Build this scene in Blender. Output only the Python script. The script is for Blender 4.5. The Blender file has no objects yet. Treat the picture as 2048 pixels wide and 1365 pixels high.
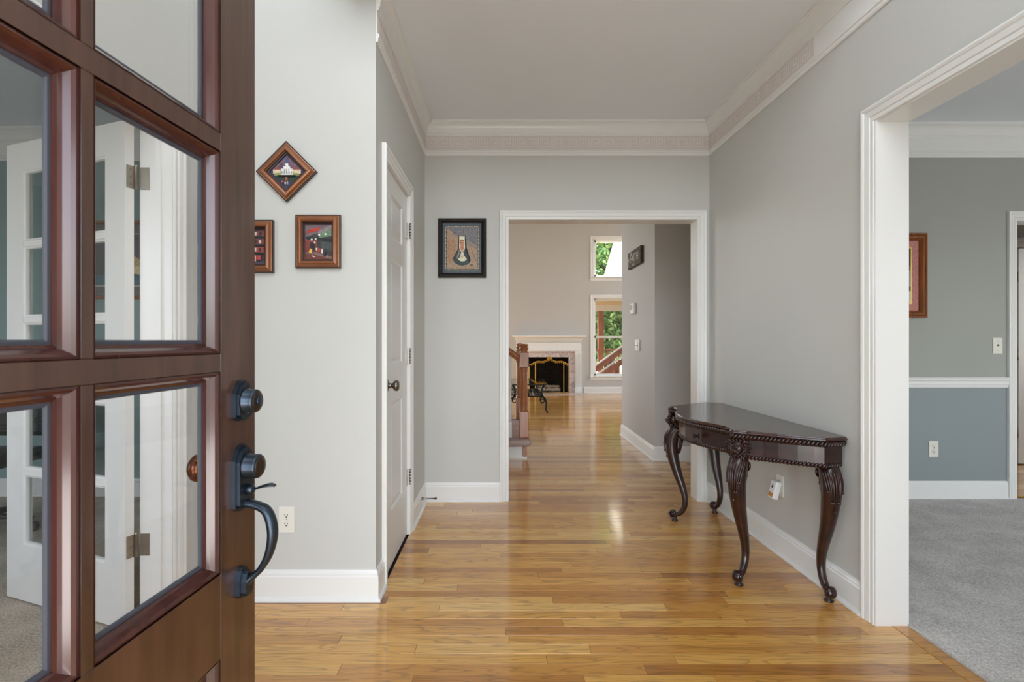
import bpy, bmesh, math, random
from mathutils import Vector, Matrix

random.seed(7)
C = bpy.context.scene.collection
PI = math.pi
H = 1.161            # eye height
F = 1024.0           # focal length in pixels of a 2048 wide frame

# ------------------------------------------------------------------ camera
cam_d = bpy.data.cameras.new('camera')
cam_d.sensor_width = 36.0
cam_d.lens = 18.0
cam_d.shift_x = (1024 - 1003.6) / 2048.0
cam_d.shift_y = 0.0
cam_d.clip_start = 0.02
cam_d.dof.use_dof = True
cam_d.dof.focus_distance = 3.0
cam_d.dof.aperture_fstop = 9.0
cam = bpy.data.objects.new('camera', cam_d)
C.objects.link(cam)
cam.location = (0, 0, H)
cam.rotation_euler = (PI / 2, 0, 0)
bpy.context.scene.camera = cam

# ------------------------------------------------------------------ world, sun, large lights, exposure
vs = bpy.context.scene.view_settings
vs.view_transform = 'Standard'
vs.look = 'None'
vs.gamma = 1.0
vs.exposure = -0.12
vs.use_curve_mapping = False

SUN_EL, SUN_AZ = math.radians(60), math.radians(-8)
w = bpy.data.worlds.new('world')
bpy.context.scene.world = w
w.use_nodes = True
nt = w.node_tree
nt.nodes.clear()
sky = nt.nodes.new('ShaderNodeTexSky')
sky.sky_type = 'NISHITA'
sky.sun_disc = False
sky.sun_elevation = SUN_EL
sky.sun_rotation = SUN_AZ
sky.dust_density = 1.5
bg = nt.nodes.new('ShaderNodeBackground')
bg.inputs[1].default_value = 1.25
ow = nt.nodes.new('ShaderNodeOutputWorld')
hz = nt.nodes.new('ShaderNodeHueSaturation')      # hazy summer sky
hz.inputs['Saturation'].default_value = 0.4
nt.links.new(sky.outputs[0], hz.inputs['Color'])
nt.links.new(hz.outputs[0], bg.inputs[0])
nt.links.new(bg.outputs[0], ow.inputs[0])

sd = bpy.data.lights.new('sun', 'SUN')
sd.energy = 24.0
sd.angle = math.radians(0.6)
sd.color = (1.0, 0.94, 0.84)
so = bpy.data.objects.new('sun', sd)
C.objects.link(so)
to_sun = Vector((math.sin(SUN_AZ) * math.cos(SUN_EL), math.cos(SUN_AZ) * math.cos(SUN_EL), math.sin(SUN_EL)))
so.rotation_euler = to_sun.to_track_quat('Z', 'Y').to_euler()
so.location = (0, 20, 20)


def area(name, loc, direction, sx, sy, power, col=(1, 1, 1), spread=180):
    d = bpy.data.lights.new(name, 'AREA')
    d.shape = 'RECTANGLE'
    d.size, d.size_y = sx, sy
    d.energy = power
    d.color = col
    d.spread = math.radians(spread)
    o = bpy.data.objects.new(name, d)
    C.objects.link(o)
    o.location = loc
    o.rotation_euler = Vector(direction).to_track_quat('-Z', 'Y').to_euler()
    return o


# area lamps added just outside the openings, standing in for daylight
area('porch_fill', (0.02, -1.2, 0.03), (0, 0.55, 1), 2.3, 1.8, 118, (1.0, 0.985, 0.96))  # upward fill lamp added on the shaded porch to lift the hall ceiling
area('daylight_entry_upper', (0.1, -0.35, 3.75), (0, 1, -0.25), 2.2, 1.7, 36, (1.0, 0.99, 0.97))
area('daylight_dining', (4.6, -0.45, 1.2), (0, 1, 0.4), 2.2, 1.9, 78, (1.0, 0.985, 0.96))
area('daylight_study', (-3.6, -0.45, 0.9), (0, 1, 0.5), 2.2, 1.9, 40, (1.0, 0.985, 0.96))
area('daylight_living_side', (5.75, 8.9, 2.4), (-1, 0, 0.05), 3.6, 3.6, 26, (1.0, 0.99, 0.98))
area('daylight_living_left', (-4.25, 9.0, 2.8), (1, 0, -0.1), 3.2, 3.2, 22, (1.0, 0.985, 0.96))
area('bedroom_fill', (7.2, 3.5, 1.5), (-0.6, 1, 0), 1.6, 1.6, 90, (1.0, 0.98, 0.95))  # fill lamp added outside the bedroom to light the ajar door


# ------------------------------------------------------------------ materials
def lin(c):
    out = []
    for v in c:
        v = v / 255.0
        out.append(v / 12.92 if v <= 0.04045 else ((v + 0.055) / 1.055) ** 2.4)
    return (out[0], out[1], out[2], 1.0)


def new_mat(name):
    m = bpy.data.materials.new(name)
    m.use_nodes = True
    n = m.node_tree.nodes
    return m, n, m.node_tree.links, n['Principled BSDF']


def mat(name, col, rough=0.5, metal=0.0, coat=0.0, var=0.04, scale=8.0, bump=0.0, bscale=200.0, spec=0.5,
        stretch=(1, 1, 1), col2=None):
    m, n, l, p = new_mat(name)
    p.inputs['Roughness'].default_value = rough
    p.inputs['Metallic'].default_value = metal
    p.inputs['Coat Weight'].default_value = coat
    p.inputs['Coat Roughness'].default_value = 0.12
    p.inputs['Specular IOR Level'].default_value = spec
    tc = n.new('ShaderNodeTexCoord')
    mp = n.new('ShaderNodeMapping')
    mp.inputs['Scale'].default_value = stretch
    l.new(tc.outputs['Object'], mp.inputs[0])
    nz = n.new('ShaderNodeTexNoise')
    nz.inputs['Scale'].default_value = scale
    nz.inputs['Detail'].default_value = 5
    l.new(mp.outputs[0], nz.inputs['Vector'])
    rp = n.new('ShaderNodeValToRGB')
    a = lin(col)
    if col2:
        b = lin(col2)
        rp.color_ramp.elements[0].color = a
        rp.color_ramp.elements[1].color = b
    else:
        rp.color_ramp.elements[0].color = tuple(max(0, v * (1 - var)) for v in a[:3]) + (1,)
        rp.color_ramp.elements[1].color = tuple(min(1, v * (1 + var)) for v in a[:3]) + (1,)
    rp.color_ramp.elements[0].position = 0.3
    rp.color_ramp.elements[1].position = 0.7
    l.new(nz.outputs['Fac'], rp.inputs[0])
    l.new(rp.outputs[0], p.inputs['Base Color'])
    if bump > 0:
        nb = n.new('ShaderNodeTexNoise')
        nb.inputs['Scale'].default_value = bscale
        nb.inputs['Detail'].default_value = 3
        l.new(mp.outputs[0], nb.inputs['Vector'])
        bp = n.new('ShaderNodeBump')
        bp.inputs['Strength'].default_value = bump
        bp.inputs['Distance'].default_value = 0.002
        l.new(nb.outputs['Fac'], bp.inputs['Height'])
        l.new(bp.outputs[0], p.inputs['Normal'])
    return m


def wood_floor():
    m, n, l, p = new_mat('oak_floor')
    g = n.new('ShaderNodeNewGeometry')
    at = n.new('ShaderNodeAttribute')
    at.attribute_name = 'rnd'
    at2 = n.new('ShaderNodeAttribute')
    at2.attribute_name = 'tone'
    # each board shifts the grain
    sh = n.new('ShaderNodeVectorMath')
    sh.operation = 'MULTIPLY'
    sh.inputs[1].default_value = (37.0, 19.0, 0)
    comb = n.new('ShaderNodeCombineXYZ')
    l.new(at.outputs['Fac'], comb.inputs[0])
    l.new(at2.outputs['Fac'], comb.inputs[1])
    l.new(comb.outputs[0], sh.inputs[0])
    ad = n.new('ShaderNodeVectorMath')
    ad.operation = 'ADD'
    l.new(g.outputs['Position'], ad.inputs[0])
    l.new(sh.outputs[0], ad.inputs[1])
    mp = n.new('ShaderNodeMapping')
    mp.inputs['Scale'].default_value = (1.0, 11.0, 1.0)
    l.new(ad.outputs[0], mp.inputs[0])
    # cathedral rings
    n1 = n.new('ShaderNodeTexNoise')
    n1.inputs['Scale'].default_value = 1.6
    n1.inputs['Detail'].default_value = 2
    n1.inputs['Distortion'].default_value = 0.4
    l.new(mp.outputs[0], n1.inputs['Vector'])
    mm = n.new('ShaderNodeMath')
    mm.operation = 'MULTIPLY'
    mm.inputs[1].default_value = 9.0
    l.new(n1.outputs['Fac'], mm.inputs[0])
    fr = n.new('ShaderNodeMath')
    fr.operation = 'FRACT'
    l.new(mm.outputs[0], fr.inputs[0])
    rr = n.new('ShaderNodeValToRGB')
    rr.color_ramp.elements[0].position = 0.0
    rr.color_ramp.elements[0].color = (0.5, 0.47, 0.44, 1)
    rr.color_ramp.elements[1].position = 0.35
    rr.color_ramp.elements[1].color = (1, 1, 1, 1)
    e = rr.color_ramp.elements.new(0.95)
    e.color = (0.95, 0.95, 0.95, 1)
    e = rr.color_ramp.elements.new(1.0)
    e.color = (0.56, 0.53, 0.5, 1)
    l.new(fr.outputs[0], rr.inputs[0])
    # fine pores
    mp2 = n.new('ShaderNodeMapping')
    mp2.inputs['Scale'].default_value = (6.0, 170.0, 1.0)
    l.new(ad.outputs[0], mp2.inputs[0])
    n2 = n.new('ShaderNodeTexNoise')
    n2.inputs['Scale'].default_value = 1.5
    n2.inputs['Detail'].default_value = 4
    l.new(mp2.outputs[0], n2.inputs['Vector'])
    r2 = n.new('ShaderNodeValToRGB')
    r2.color_ramp.elements[0].position = 0.3
    r2.color_ramp.elements[0].color = (0.84, 0.81, 0.78, 1)
    r2.color_ramp.elements[1].position = 0.65
    r2.color_ramp.elements[1].color = (1.04, 1.04, 1.04, 1)
    l.new(n2.outputs['Fac'], r2.inputs[0])
    # board tone
    rt = n.new('ShaderNodeValToRGB')
    cols = [(0.0, FLOOR_TONES[0]), (0.3, FLOOR_TONES[1]), (0.65, FLOOR_TONES[2]), (1.0, FLOOR_TONES[3])]
    rt.color_ramp.elements[0].position = 0
    rt.color_ramp.elements[0].color = lin(cols[0][1])
    rt.color_ramp.elements[1].position = 1
    rt.color_ramp.elements[1].color = lin(cols[3][1])
    for pos, c in cols[1:3]:
        e = rt.color_ramp.elements.new(pos)
        e.color = lin(c)
    l.new(at2.outputs['Fac'], rt.inputs[0])
    m1 = n.new('ShaderNodeMix')
    m1.data_type = 'RGBA'
    m1.blend_type = 'MULTIPLY'
    m1.inputs['Factor'].default_value = 0.75
    l.new(rt.outputs[0], m1.inputs['A'])
    l.new(rr.outputs[0], m1.inputs['B'])
    m2 = n.new('ShaderNodeMix')
    m2.data_type = 'RGBA'
    m2.blend_type = 'MULTIPLY'
    m2.inputs['Factor'].default_value = 1.0
    l.new(m1.outputs['Result'], m2.inputs['A'])
    l.new(r2.outputs[0], m2.inputs['B'])
    l.new(m2.outputs['Result'], p.inputs['Base Color'])
    p.inputs['Roughness'].default_value = 0.3
    p.inputs['Specular IOR Level'].default_value = 0.4
    p.inputs['Coat Weight'].default_value = 0.9
    p.inputs['Coat IOR'].default_value = 1.52
    p.inputs['Coat Roughness'].default_value = 0.1
    # slow waviness of the varnish
    mp3 = n.new('ShaderNodeMapping')
    mp3.inputs['Scale'].default_value = (4.0, 14.0, 1.0)
    l.new(ad.outputs[0], mp3.inputs[0])
    n3 = n.new('ShaderNodeTexNoise')
    n3.inputs['Scale'].default_value = 1.0
    n3.inputs['Detail'].default_value = 2
    l.new(mp3.outputs[0], n3.inputs['Vector'])
    bp = n.new('ShaderNodeBump')
    bp.inputs['Strength'].default_value = 0.22
    bp.inputs['Distance'].default_value = 0.0022
    l.new(n3.outputs['Fac'], bp.inputs['Height'])
    l.new(bp.outputs[0], p.inputs['Normal'])
    l.new(bp.outputs[0], p.inputs['Coat Normal'])
    return m


FLOOR_TONES = [(148, 90, 41), (206, 144, 68), (230, 173, 87), (246, 202, 124)]


def glass_mat(name, tint=(1, 1, 1), ior=1.45, rough=0.0):
    m = bpy.data.materials.new(name)
    m.use_nodes = True
    n = m.node_tree.nodes
    l = m.node_tree.links
    n.clear()
    o = n.new('ShaderNodeOutputMaterial')
    mx = n.new('ShaderNodeMixShader')
    tr = n.new('ShaderNodeBsdfTransparent')
    tr.inputs[0].default_value = tint + (1,)
    gl = n.new('ShaderNodeBsdfGlossy')
    gl.inputs['Roughness'].default_value = rough
    fn = n.new('ShaderNodeFresnel')
    fn.inputs[0].default_value = ior
    g = n.new('ShaderNodeNewGeometry')
    # same Fresnel from both faces of the pane
    mt = n.new('ShaderNodeMath')
    mt.operation = 'MULTIPLY_ADD'
    mt.inputs[1].default_value = (1.0 / ior) - ior
    mt.inputs[2].default_value = ior
    l.new(g.outputs['Backfacing'], mt.inputs[0])
    l.new(mt.outputs[0], fn.inputs[0])
    l.new(fn.outputs[0], mx.inputs[0])
    l.new(tr.outputs[0], mx.inputs[1])
    l.new(gl.outputs[0], mx.inputs[2])
    l.new(mx.outputs[0], o.inputs[0])
    return m


def carpet_mat(name, c1, c2):
    m, n, l, p = new_mat(name)
    g = n.new('ShaderNodeNewGeometry')
    n1 = n.new('ShaderNodeTexNoise')
    n1.inputs['Scale'].default_value = 140
    n1.inputs['Detail'].default_value = 3
    l.new(g.outputs['Position'], n1.inputs['Vector'])
    n2 = n.new('ShaderNodeTexNoise')
    n2.inputs['Scale'].default_value = 5
    n2.inputs['Detail'].default_value = 4
    l.new(g.outputs['Position'], n2.inputs['Vector'])
    a = n.new('ShaderNodeMath')
    a.operation = 'MULTIPLY_ADD'
    a.inputs[1].default_value = 0.45
    l.new(n2.outputs['Fac'], a.inputs[0])
    l.new(n1.outputs['Fac'], a.inputs[2])
    rp = n.new('ShaderNodeValToRGB')
    rp.color_ramp.elements[0].position = 0.5
    rp.color_ramp.elements[1].position = 0.95
    rp.color_ramp.elements[0].color = lin(c1)
    rp.color_ramp.elements[1].color = lin(c2)
    l.new(a.outputs[0], rp.inputs[0])
    l.new(rp.outputs[0], p.inputs['Base Color'])
    p.inputs['Roughness'].default_value = 1.0
    p.inputs['Specular IOR Level'].default_value = 0.1
    bp = n.new('ShaderNodeBump')
    bp.inputs['Strength'].default_value = 0.6
    bp.inputs['Distance'].default_value = 0.006
    l.new(n1.outputs['Fac'], bp.inputs['Height'])
    l.new(bp.outputs[0], p.inputs['Normal'])
    return m


def marble_mat():
    m, n, l, p = new_mat('rose_marble')
    tc = n.new('ShaderNodeTexCoord')
    n1 = n.new('ShaderNodeTexNoise')
    n1.inputs['Scale'].default_value = 5
    n1.inputs['Detail'].default_value = 7
    n1.inputs['Distortion'].default_value = 1.6
    l.new(tc.outputs['Object'], n1.inputs['Vector'])
    rp = n.new('ShaderNodeValToRGB')
    rp.color_ramp.elements[0].position = 0.40
    rp.color_ramp.elements[0].color = lin((226, 210, 204))
    rp.color_ramp.elements[1].position = 0.62
    rp.color_ramp.elements[1].color = lin((214, 196, 190))
    e = rp.color_ramp.elements.new(0.5)
    e.color = lin((176, 158, 156))
    e = rp.color_ramp.elements.new(0.53)
    e.color = lin((222, 205, 199))
    l.new(n1.outputs['Fac'], rp.inputs[0])
    l.new(rp.outputs[0], p.inputs['Base Color'])
    p.inputs['Roughness'].default_value = 0.25
    return m


def leaf_mat(name, c1, c2):
    m = bpy.data.materials.new(name)
    m.use_nodes = True
    n = m.node_tree.nodes
    l = m.node_tree.links
    n.clear()
    o = n.new('ShaderNodeOutputMaterial')
    g = n.new('ShaderNodeNewGeometry')
    rp = n.new('ShaderNodeValToRGB')
    rp.color_ramp.elements[0].color = lin(c1)
    rp.color_ramp.elements[1].color = lin(c2)
    l.new(g.outputs['Random Per Island'], rp.inputs[0])
    df = n.new('ShaderNodeBsdfDiffuse')
    tl = n.new('ShaderNodeBsdfTranslucent')
    mx = n.new('ShaderNodeMixShader')
    mx.inputs[0].default_value = 0.45
    l.new(rp.outputs[0], df.inputs[0])
    l.new(rp.outputs[0], tl.inputs[0])
    l.new(df.outputs[0], mx.inputs[1])
    l.new(tl.outputs[0], mx.inputs[2])
    l.new(mx.outputs[0], o.inputs[0])
    return m


M = {}
M['hall_paint'] = mat('hall_paint', (203, 203, 198), 0.55, var=0.012, scale=2.0, bump=0.12, bscale=260)
M['living_paint'] = mat('living_paint', (197, 194, 189), 0.6, var=0.012, scale=2.0, bump=0.1, bscale=260)
M['ceiling_paint'] = mat('ceiling_paint', (236, 240, 244), 0.8, var=0.01, scale=2.0, bump=0.12, bscale=220)
M['teal_paint'] = mat('teal_paint', (164, 167, 159), 0.6, var=0.012, scale=2.0, bump=0.1, bscale=260)
M['teal_low_paint'] = mat('teal_low_paint', (142, 151, 152), 0.6, var=0.012, scale=2.0, bump=0.1, bscale=260)
M['study_paint'] = mat('study_paint', (134, 158, 156), 0.6, var=0.012, scale=2.0, bump=0.1, bscale=260)
M['trim_white'] = mat('trim_white', (236, 236, 233), 0.28, var=0.008, scale=3.0)
M['door_white'] = mat('door_white', (226, 226, 223), 0.3, var=0.008, scale=3.0)
M['wallpaper'] = mat('wallpaper', (230, 225, 220), 0.6, var=0.01, scale=3.0)
M['key_print'] = mat('key_print', (219, 207, 202), 0.6, var=0.02, scale=6.0)
M['oak_floor'] = wood_floor()
M['subfloor'] = mat('subfloor', (40, 24, 14), 0.9)
M['carpet_gray'] = carpet_mat('carpet_gray', (178, 174, 170), (232, 229, 225))
M['carpet_tan'] = carpet_mat('carpet_tan', (150, 138, 124), (216, 206, 192))
M['carpet_mauve'] = carpet_mat('carpet_mauve', (168, 146, 142), (212, 190, 184))
M['mahogany_door'] = mat('mahogany_door', (62, 40, 31), 0.3, coat=0.9, scale=3.0, stretch=(14, 14, 1.2), col2=(90, 60, 48), bump=0.05, bscale=30)
M['mahogany_mould'] = mat('mahogany_mould', (64, 31, 27), 0.22, coat=0.7, scale=3.0, stretch=(14, 14, 1.2), col2=(82, 43, 36))
M['bead_gray'] = mat('bead_gray', (74, 76, 86), 0.4, var=0.05)
M['dark_bronze'] = mat('dark_bronze', (66, 76, 88), 0.34, metal=0.85, var=0.15, scale=30)
M['bronze_worn'] = mat('bronze_worn', (74, 60, 52), 0.35, metal=0.8, var=0.2, scale=30)
M['copper_knob'] = mat('copper_knob', (112, 62, 36), 0.2, metal=0.7, var=0.15, scale=20)
M['table_wood'] = mat('table_wood', (26, 11, 9), 0.28, coat=0.35, scale=2.2, stretch=(10, 1.2, 10), col2=(56, 26, 20))
M['table_top_wood'] = mat('table_top_wood', (36, 17, 12), 0.24, coat=0.35, scale=3.0, stretch=(9, 0.8, 6), col2=(72, 38, 27))
M['table_carving'] = mat('table_carving', (24, 10, 8), 0.33, coat=0.25, scale=18, col2=(54, 26, 19))
M['black_iron'] = mat('black_iron', (20, 18, 17), 0.4, metal=0.5, var=0.2, scale=20)
M['pewter'] = mat('pewter', (128, 124, 118), 0.25, metal=1.0, var=0.1, scale=20)
M['steel'] = mat('steel', (176, 174, 170), 0.25, metal=1.0, var=0.08, scale=20)
M['nickel'] = mat('nickel', (168, 160, 148), 0.35, metal=0.9, var=0.1, scale=20)
M['brass'] = mat('brass', (196, 152, 66), 0.3, metal=0.9, var=0.15, scale=25)
M['antique_brass'] = mat('antique_brass', (150, 132, 100), 0.4, metal=0.8, var=0.15, scale=25)
M['plate_ivory'] = mat('plate_ivory', (232, 229, 218), 0.35, var=0.01)
M['slot_dark'] = mat('slot_dark', (44, 42, 40), 0.6)
M['plastic_white'] = mat('plastic_white', (240, 240, 240), 0.35, var=0.01)
M['orange_label'] = mat('orange_label', (206, 134, 44), 0.5)
M['screen_gray'] = mat('screen_gray', (150, 156, 150), 0.3)
M['newel_oak'] = mat('newel_oak', (150, 86, 44), 0.3, coat=0.4, scale=3, stretch=(12, 12, 1.0), col2=(184, 116, 66))
M['marble'] = marble_mat()
M['firebox_black'] = mat('firebox_black', (26, 22, 19), 0.8, var=0.3, scale=6)
M['firebox_brick'] = mat('firebox_brick', (40, 30, 23), 0.9, var=0.25, scale=9)
M['screen_mesh'] = None
M['log_ceramic'] = mat('log_ceramic', (150, 128, 104), 0.9, scale=14, col2=(196, 178, 152))
M['glass'] = glass_mat('clear_glass')
M['glass_table'] = glass_mat('table_glass', (0.90, 0.97, 0.95), 1.5)
M['frame_copper'] = mat('frame_copper', (124, 74, 44), 0.3, metal=0.35, coat=0.3, scale=6, col2=(156, 98, 60))
M['frame_dark'] = mat('frame_dark', (44, 26, 20), 0.35, coat=0.3, var=0.15)
M['frame_black'] = mat('frame_black', (11, 9, 9), 0.45, coat=0.05, var=0.2)
M['frame_bead'] = mat('frame_bead', (74, 58, 52), 0.4, metal=0.3, var=0.3, scale=60)
M['frame_walnut'] = mat('frame_walnut', (112, 60, 24), 0.28, coat=0.4, scale=5, stretch=(8, 8, 1), col2=(160, 92, 40))
M['gold_leaf'] = mat('gold_leaf', (206, 170, 96), 0.35, metal=0.7)
M['deck_wood'] = mat('deck_wood', (140, 82, 58), 0.8, scale=4, stretch=(3, 3, 1), col2=(176, 108, 80))
M['siding_white'] = mat('siding_white', (232, 230, 224), 0.7)
M['soffit_cream'] = mat('soffit_cream', (222, 202, 168), 0.8)
M['grass'] = mat('grass', (60, 88, 38), 0.9, var=0.3, scale=3)
M['bark'] = mat('bark', (72, 58, 44), 0.95, var=0.3, scale=12, bump=0.6, bscale=20)
M['leaf_a'] = leaf_mat('leaf_a', (66, 112, 66), (186, 206, 132))
M['leaf_b'] = leaf_mat('leaf_b', (56, 100, 72), (140, 178, 116))
M['black_plastic'] = mat('black_plastic', (22, 22, 24), 0.45, var=0.1)
M['sign_wood'] = mat('sign_wood', (58, 44, 36), 0.7, scale=6, stretch=(3, 3, 12), col2=(86, 68, 56))
PAINT = {}


def paint(c, rough=0.6):
    k = tuple(c)
    if k not in PAINT:
        PAINT[k] = mat('paint_%d' % (len(PAINT) + 1), c, rough, var=0.28, scale=110)
    return PAINT[k]


# ------------------------------------------------------------------ mesh builder
class MB:
    def __init__(self):
        self.v, self.f, self.s, self.r = [], [], [], []
        self.smooth = False
        self.tone = None
        self.xf = None

    def add(self, vs, fs, smooth=None):
        o = len(self.v)
        for p in vs:
            p = Vector(p)
            if self.xf is not None:
                p = self.xf @ p
            self.v.append(p)
        sm = self.smooth if smooth is None else smooth
        for f in fs:
            self.f.append(tuple(i + o for i in f))
            self.s.append(sm)
            self.r.append(self.tone)

    def box(self, x0, x1, y0, y1, z0, z1):
        self.add([(x0, y0, z0), (x1, y0, z0), (x1, y1, z0), (x0, y1, z0), (x0, y0, z1), (x1, y0, z1), (x1, y1, z1), (x0, y1, z1)],
                 [(0, 3, 2, 1), (4, 5, 6, 7), (0, 1, 5, 4), (1, 2, 6, 5), (2, 3, 7, 6), (3, 0, 4, 7)], False)
        return self

    def cbox(self, x0, x1, y0, y1, z0, z1, c):
        # box with its top edges chamfered
        a = [(x0, y0, z0), (x1, y0, z0), (x1, y1, z0), (x0, y1, z0)]
        b = [(x0, y0, z1 - c), (x1, y0, z1 - c), (x1, y1, z1 - c), (x0, y1, z1 - c)]
        d = [(x0 + c, y0 + c, z1), (x1 - c, y0 + c, z1), (x1 - c, y1 - c, z1), (x0 + c, y1 - c, z1)]
        fs = [(0, 3, 2, 1), (8, 9, 10, 11)]
        for i in range(4):
            j = (i + 1) % 4
            fs += [(i, j, 4 + j, 4 + i), (4 + i, 4 + j, 8 + j, 8 + i)]
        self.add(a + b + d, fs, False)
        return self

    def rbox(self, x0, x1, y0, y1, z0, z1, c):
        # box with all edges chamfered
        vs, idx = [], {}
        X, Y, Z = (x0, x1), (y0, y1), (z0, z1)
        for i in (0, 1):
            for j in (0, 1):
                for k in (0, 1):
                    sx, sy, sz = (1, -1)[i] * c, (1, -1)[j] * c, (1, -1)[k] * c
                    for a, d in (('x', (0, sy, sz)), ('y', (sx, 0, sz)), ('z', (sx, sy, 0))):
                        idx[(i, j, k, a)] = len(vs)
                        vs.append((X[i] + d[0], Y[j] + d[1], Z[k] + d[2]))
        fs = []
        for i in (0, 1):
            fs.append([idx[(i, j, k, 'x')] for j, k in ((0, 0), (1, 0), (1, 1), (0, 1))])
            fs.append([idx[(j, i, k, 'y')] for j, k in ((0, 0), (1, 0), (1, 1), (0, 1))])
            fs.append([idx[(j, k, i, 'z')] for j, k in ((0, 0), (1, 0), (1, 1), (0, 1))])
        for i in (0, 1):
            for j in (0, 1):
                fs.append([idx[(i, j, 0, 'x')], idx[(i, j, 1, 'x')], idx[(i, j, 1, 'y')], idx[(i, j, 0, 'y')]])
                fs.append([idx[(i, 0, j, 'x')], idx[(i, 1, j, 'x')], idx[(i, 1, j, 'z')], idx[(i, 0, j, 'z')]])
                fs.append([idx[(0, i, j, 'y')], idx[(1, i, j, 'y')], idx[(1, i, j, 'z')], idx[(0, i, j, 'z')]])
        for i in (0, 1):
            for j in (0, 1):
                for k in (0, 1):
                    fs.append([idx[(i, j, k, a)] for a in 'xyz'])
        self.add(vs, fs, False)
        return self

    def prism(self, poly, y0, y1, axis='y'):
        # poly of (a, b); axis y: (x, z) ; axis z: (x, y) ; axis x: (y, z)
        n = len(poly)

        def P(a, b, t):
            return {'y': (a, t, b), 'z': (a, b, t), 'x': (t, a, b)}[axis]
        vs = [P(a, b, y0) for a, b in poly] + [P(a, b, y1) for a, b in poly]
        fs = [tuple(range(n)), tuple(range(2 * n - 1, n - 1, -1))]
        fs += [(i, (i + 1) % n, n + (i + 1) % n, n + i) for i in range(n)]
        self.add(vs, fs, False)
        return self

    def sweep(self, prof, pts, N, closed=False, flip=False, smooth=False, caps=True):
        N = Vector(N).normalized()
        pts = [Vector(p) for p in pts]
        n = len(pts)
        m = len(prof)
        vs = []
        for i in range(n):
            segs = []
            if closed or i > 0:
                segs.append((pts[i] - pts[i - 1]).normalized())
            if closed or i < n - 1:
                segs.append((pts[(i + 1) % n] - pts[i]).normalized())
            ss = [t.cross(N).normalized() * (-1 if flip else 1) for t in segs]
            if len(ss) == 2:
                s = (ss[0] + ss[1]) / (1.0 + ss[0].dot(ss[1]))
            else:
                s = ss[0]
            for a, b in prof:
                vs.append(pts[i] + s * a + N * b)
        fs = []
        for i in range(n if closed else n - 1):
            j = (i + 1) % n
            for k in range(m):
                q = (k + 1) % m
                fs.append((i * m + k, i * m + q, j * m + q, j * m + k))
        if not closed and caps:
            fs.append(tuple(range(m)))
            fs.append(tuple(range((n - 1) * m, n * m)))
        self.add(vs, fs, smooth)
        return self

    def tube(self, pts, rad, seg=10, across=None, flat=1.0, caps=True, smooth=True):
        pts = [Vector(p) for p in pts]
        n = len(pts)
        if not hasattr(rad, '__len__'):
            rad = [rad] * n
        vs = []
        prevA = None
        for i in range(n):
            t = (pts[min(i + 1, n - 1)] - pts[max(i - 1, 0)])
            t = t.normalized() if t.length > 1e-9 else Vector((0, 0, 1))
            if across is not None:
                a = Vector(across)
                a = (a - t * a.dot(t)).normalized()
            else:
                if prevA is None:
                    ref = Vector((0, 0, 1)) if abs(t.z) < 0.9 else Vector((1, 0, 0))
                    a = t.cross(ref).normalized()
                else:
                    a = (prevA - t * prevA.dot(t)).normalized()
                prevA = a
            b = t.cross(a)
            r = rad[i]
            ra, rb = r if isinstance(r, tuple) else (r * flat, r)
            for k in range(seg):
                th = 2 * PI * k / seg
                vs.append(pts[i] + a * (math.cos(th) * ra) + b * (math.sin(th) * rb))
        fs = []
        for i in range(n - 1):
            for k in range(seg):
                q = (k + 1) % seg
                fs.append((i * seg + k, i * seg + q, (i + 1) * seg + q, (i + 1) * seg + k))
        if caps:
            fs.append(tuple(range(seg)))
            fs.append(tuple(range((n - 1) * seg, n * seg)))
        self.add(vs, fs, smooth)
        return self

    def lathe(self, prof, origin, axis=(0, 0, 1), seg=20, smooth=True):
        # prof of (radius, height along axis)
        ax = Vector(axis).normalized()
        ref = Vector((0, 0, 1)) if abs(ax.z) < 0.9 else Vector((1, 0, 0))
        a = ax.cross(ref).normalized()
        b = ax.cross(a)
        o = Vector(origin)
        vs = []
        for r, h in prof:
            for k in range(seg):
                th = 2 * PI * k / seg
                vs.append(o + ax * h + (a * math.cos(th) + b * math.sin(th)) * max(r, 1e-5))
        fs = []
        for i in range(len(prof) - 1):
            for k in range(seg):
                q = (k + 1) % seg
                fs.append((i * seg + k, i * seg + q, (i + 1) * seg + q, (i + 1) * seg + k))
        fs.append(tuple(range(seg)))
        fs.append(tuple(range((len(prof) - 1) * seg, len(prof) * seg)))
        self.add(vs, fs, smooth)
        return self

    def ell(self, c, rx, ry, rz, rot=None, u=8, v=6, smooth=True):
        R = rot or Matrix.Identity(3)
        c = Vector(c)
        vs = [c + R @ Vector((0, 0, -rz))]
        for i in range(1, v):
            ph = -PI / 2 + PI * i / v
            for k in range(u):
                th = 2 * PI * k / u
                vs.append(c + R @ Vector((rx * math.cos(ph) * math.cos(th), ry * math.cos(ph) * math.sin(th), rz * math.sin(ph))))
        vs.append(c + R @ Vector((0, 0, rz)))
        fs = []
        for k in range(u):
            q = (k + 1) % u
            fs.append((0, 1 + q, 1 + k))
            for i in range(v - 2):
                fs.append((1 + i * u + k, 1 + i * u + q, 1 + (i + 1) * u + q, 1 + (i + 1) * u + k))
            fs.append((1 + (v - 2) * u + k, 1 + (v - 2) * u + q, len(vs) - 1))
        self.add(vs, fs, smooth)
        return self

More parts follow.
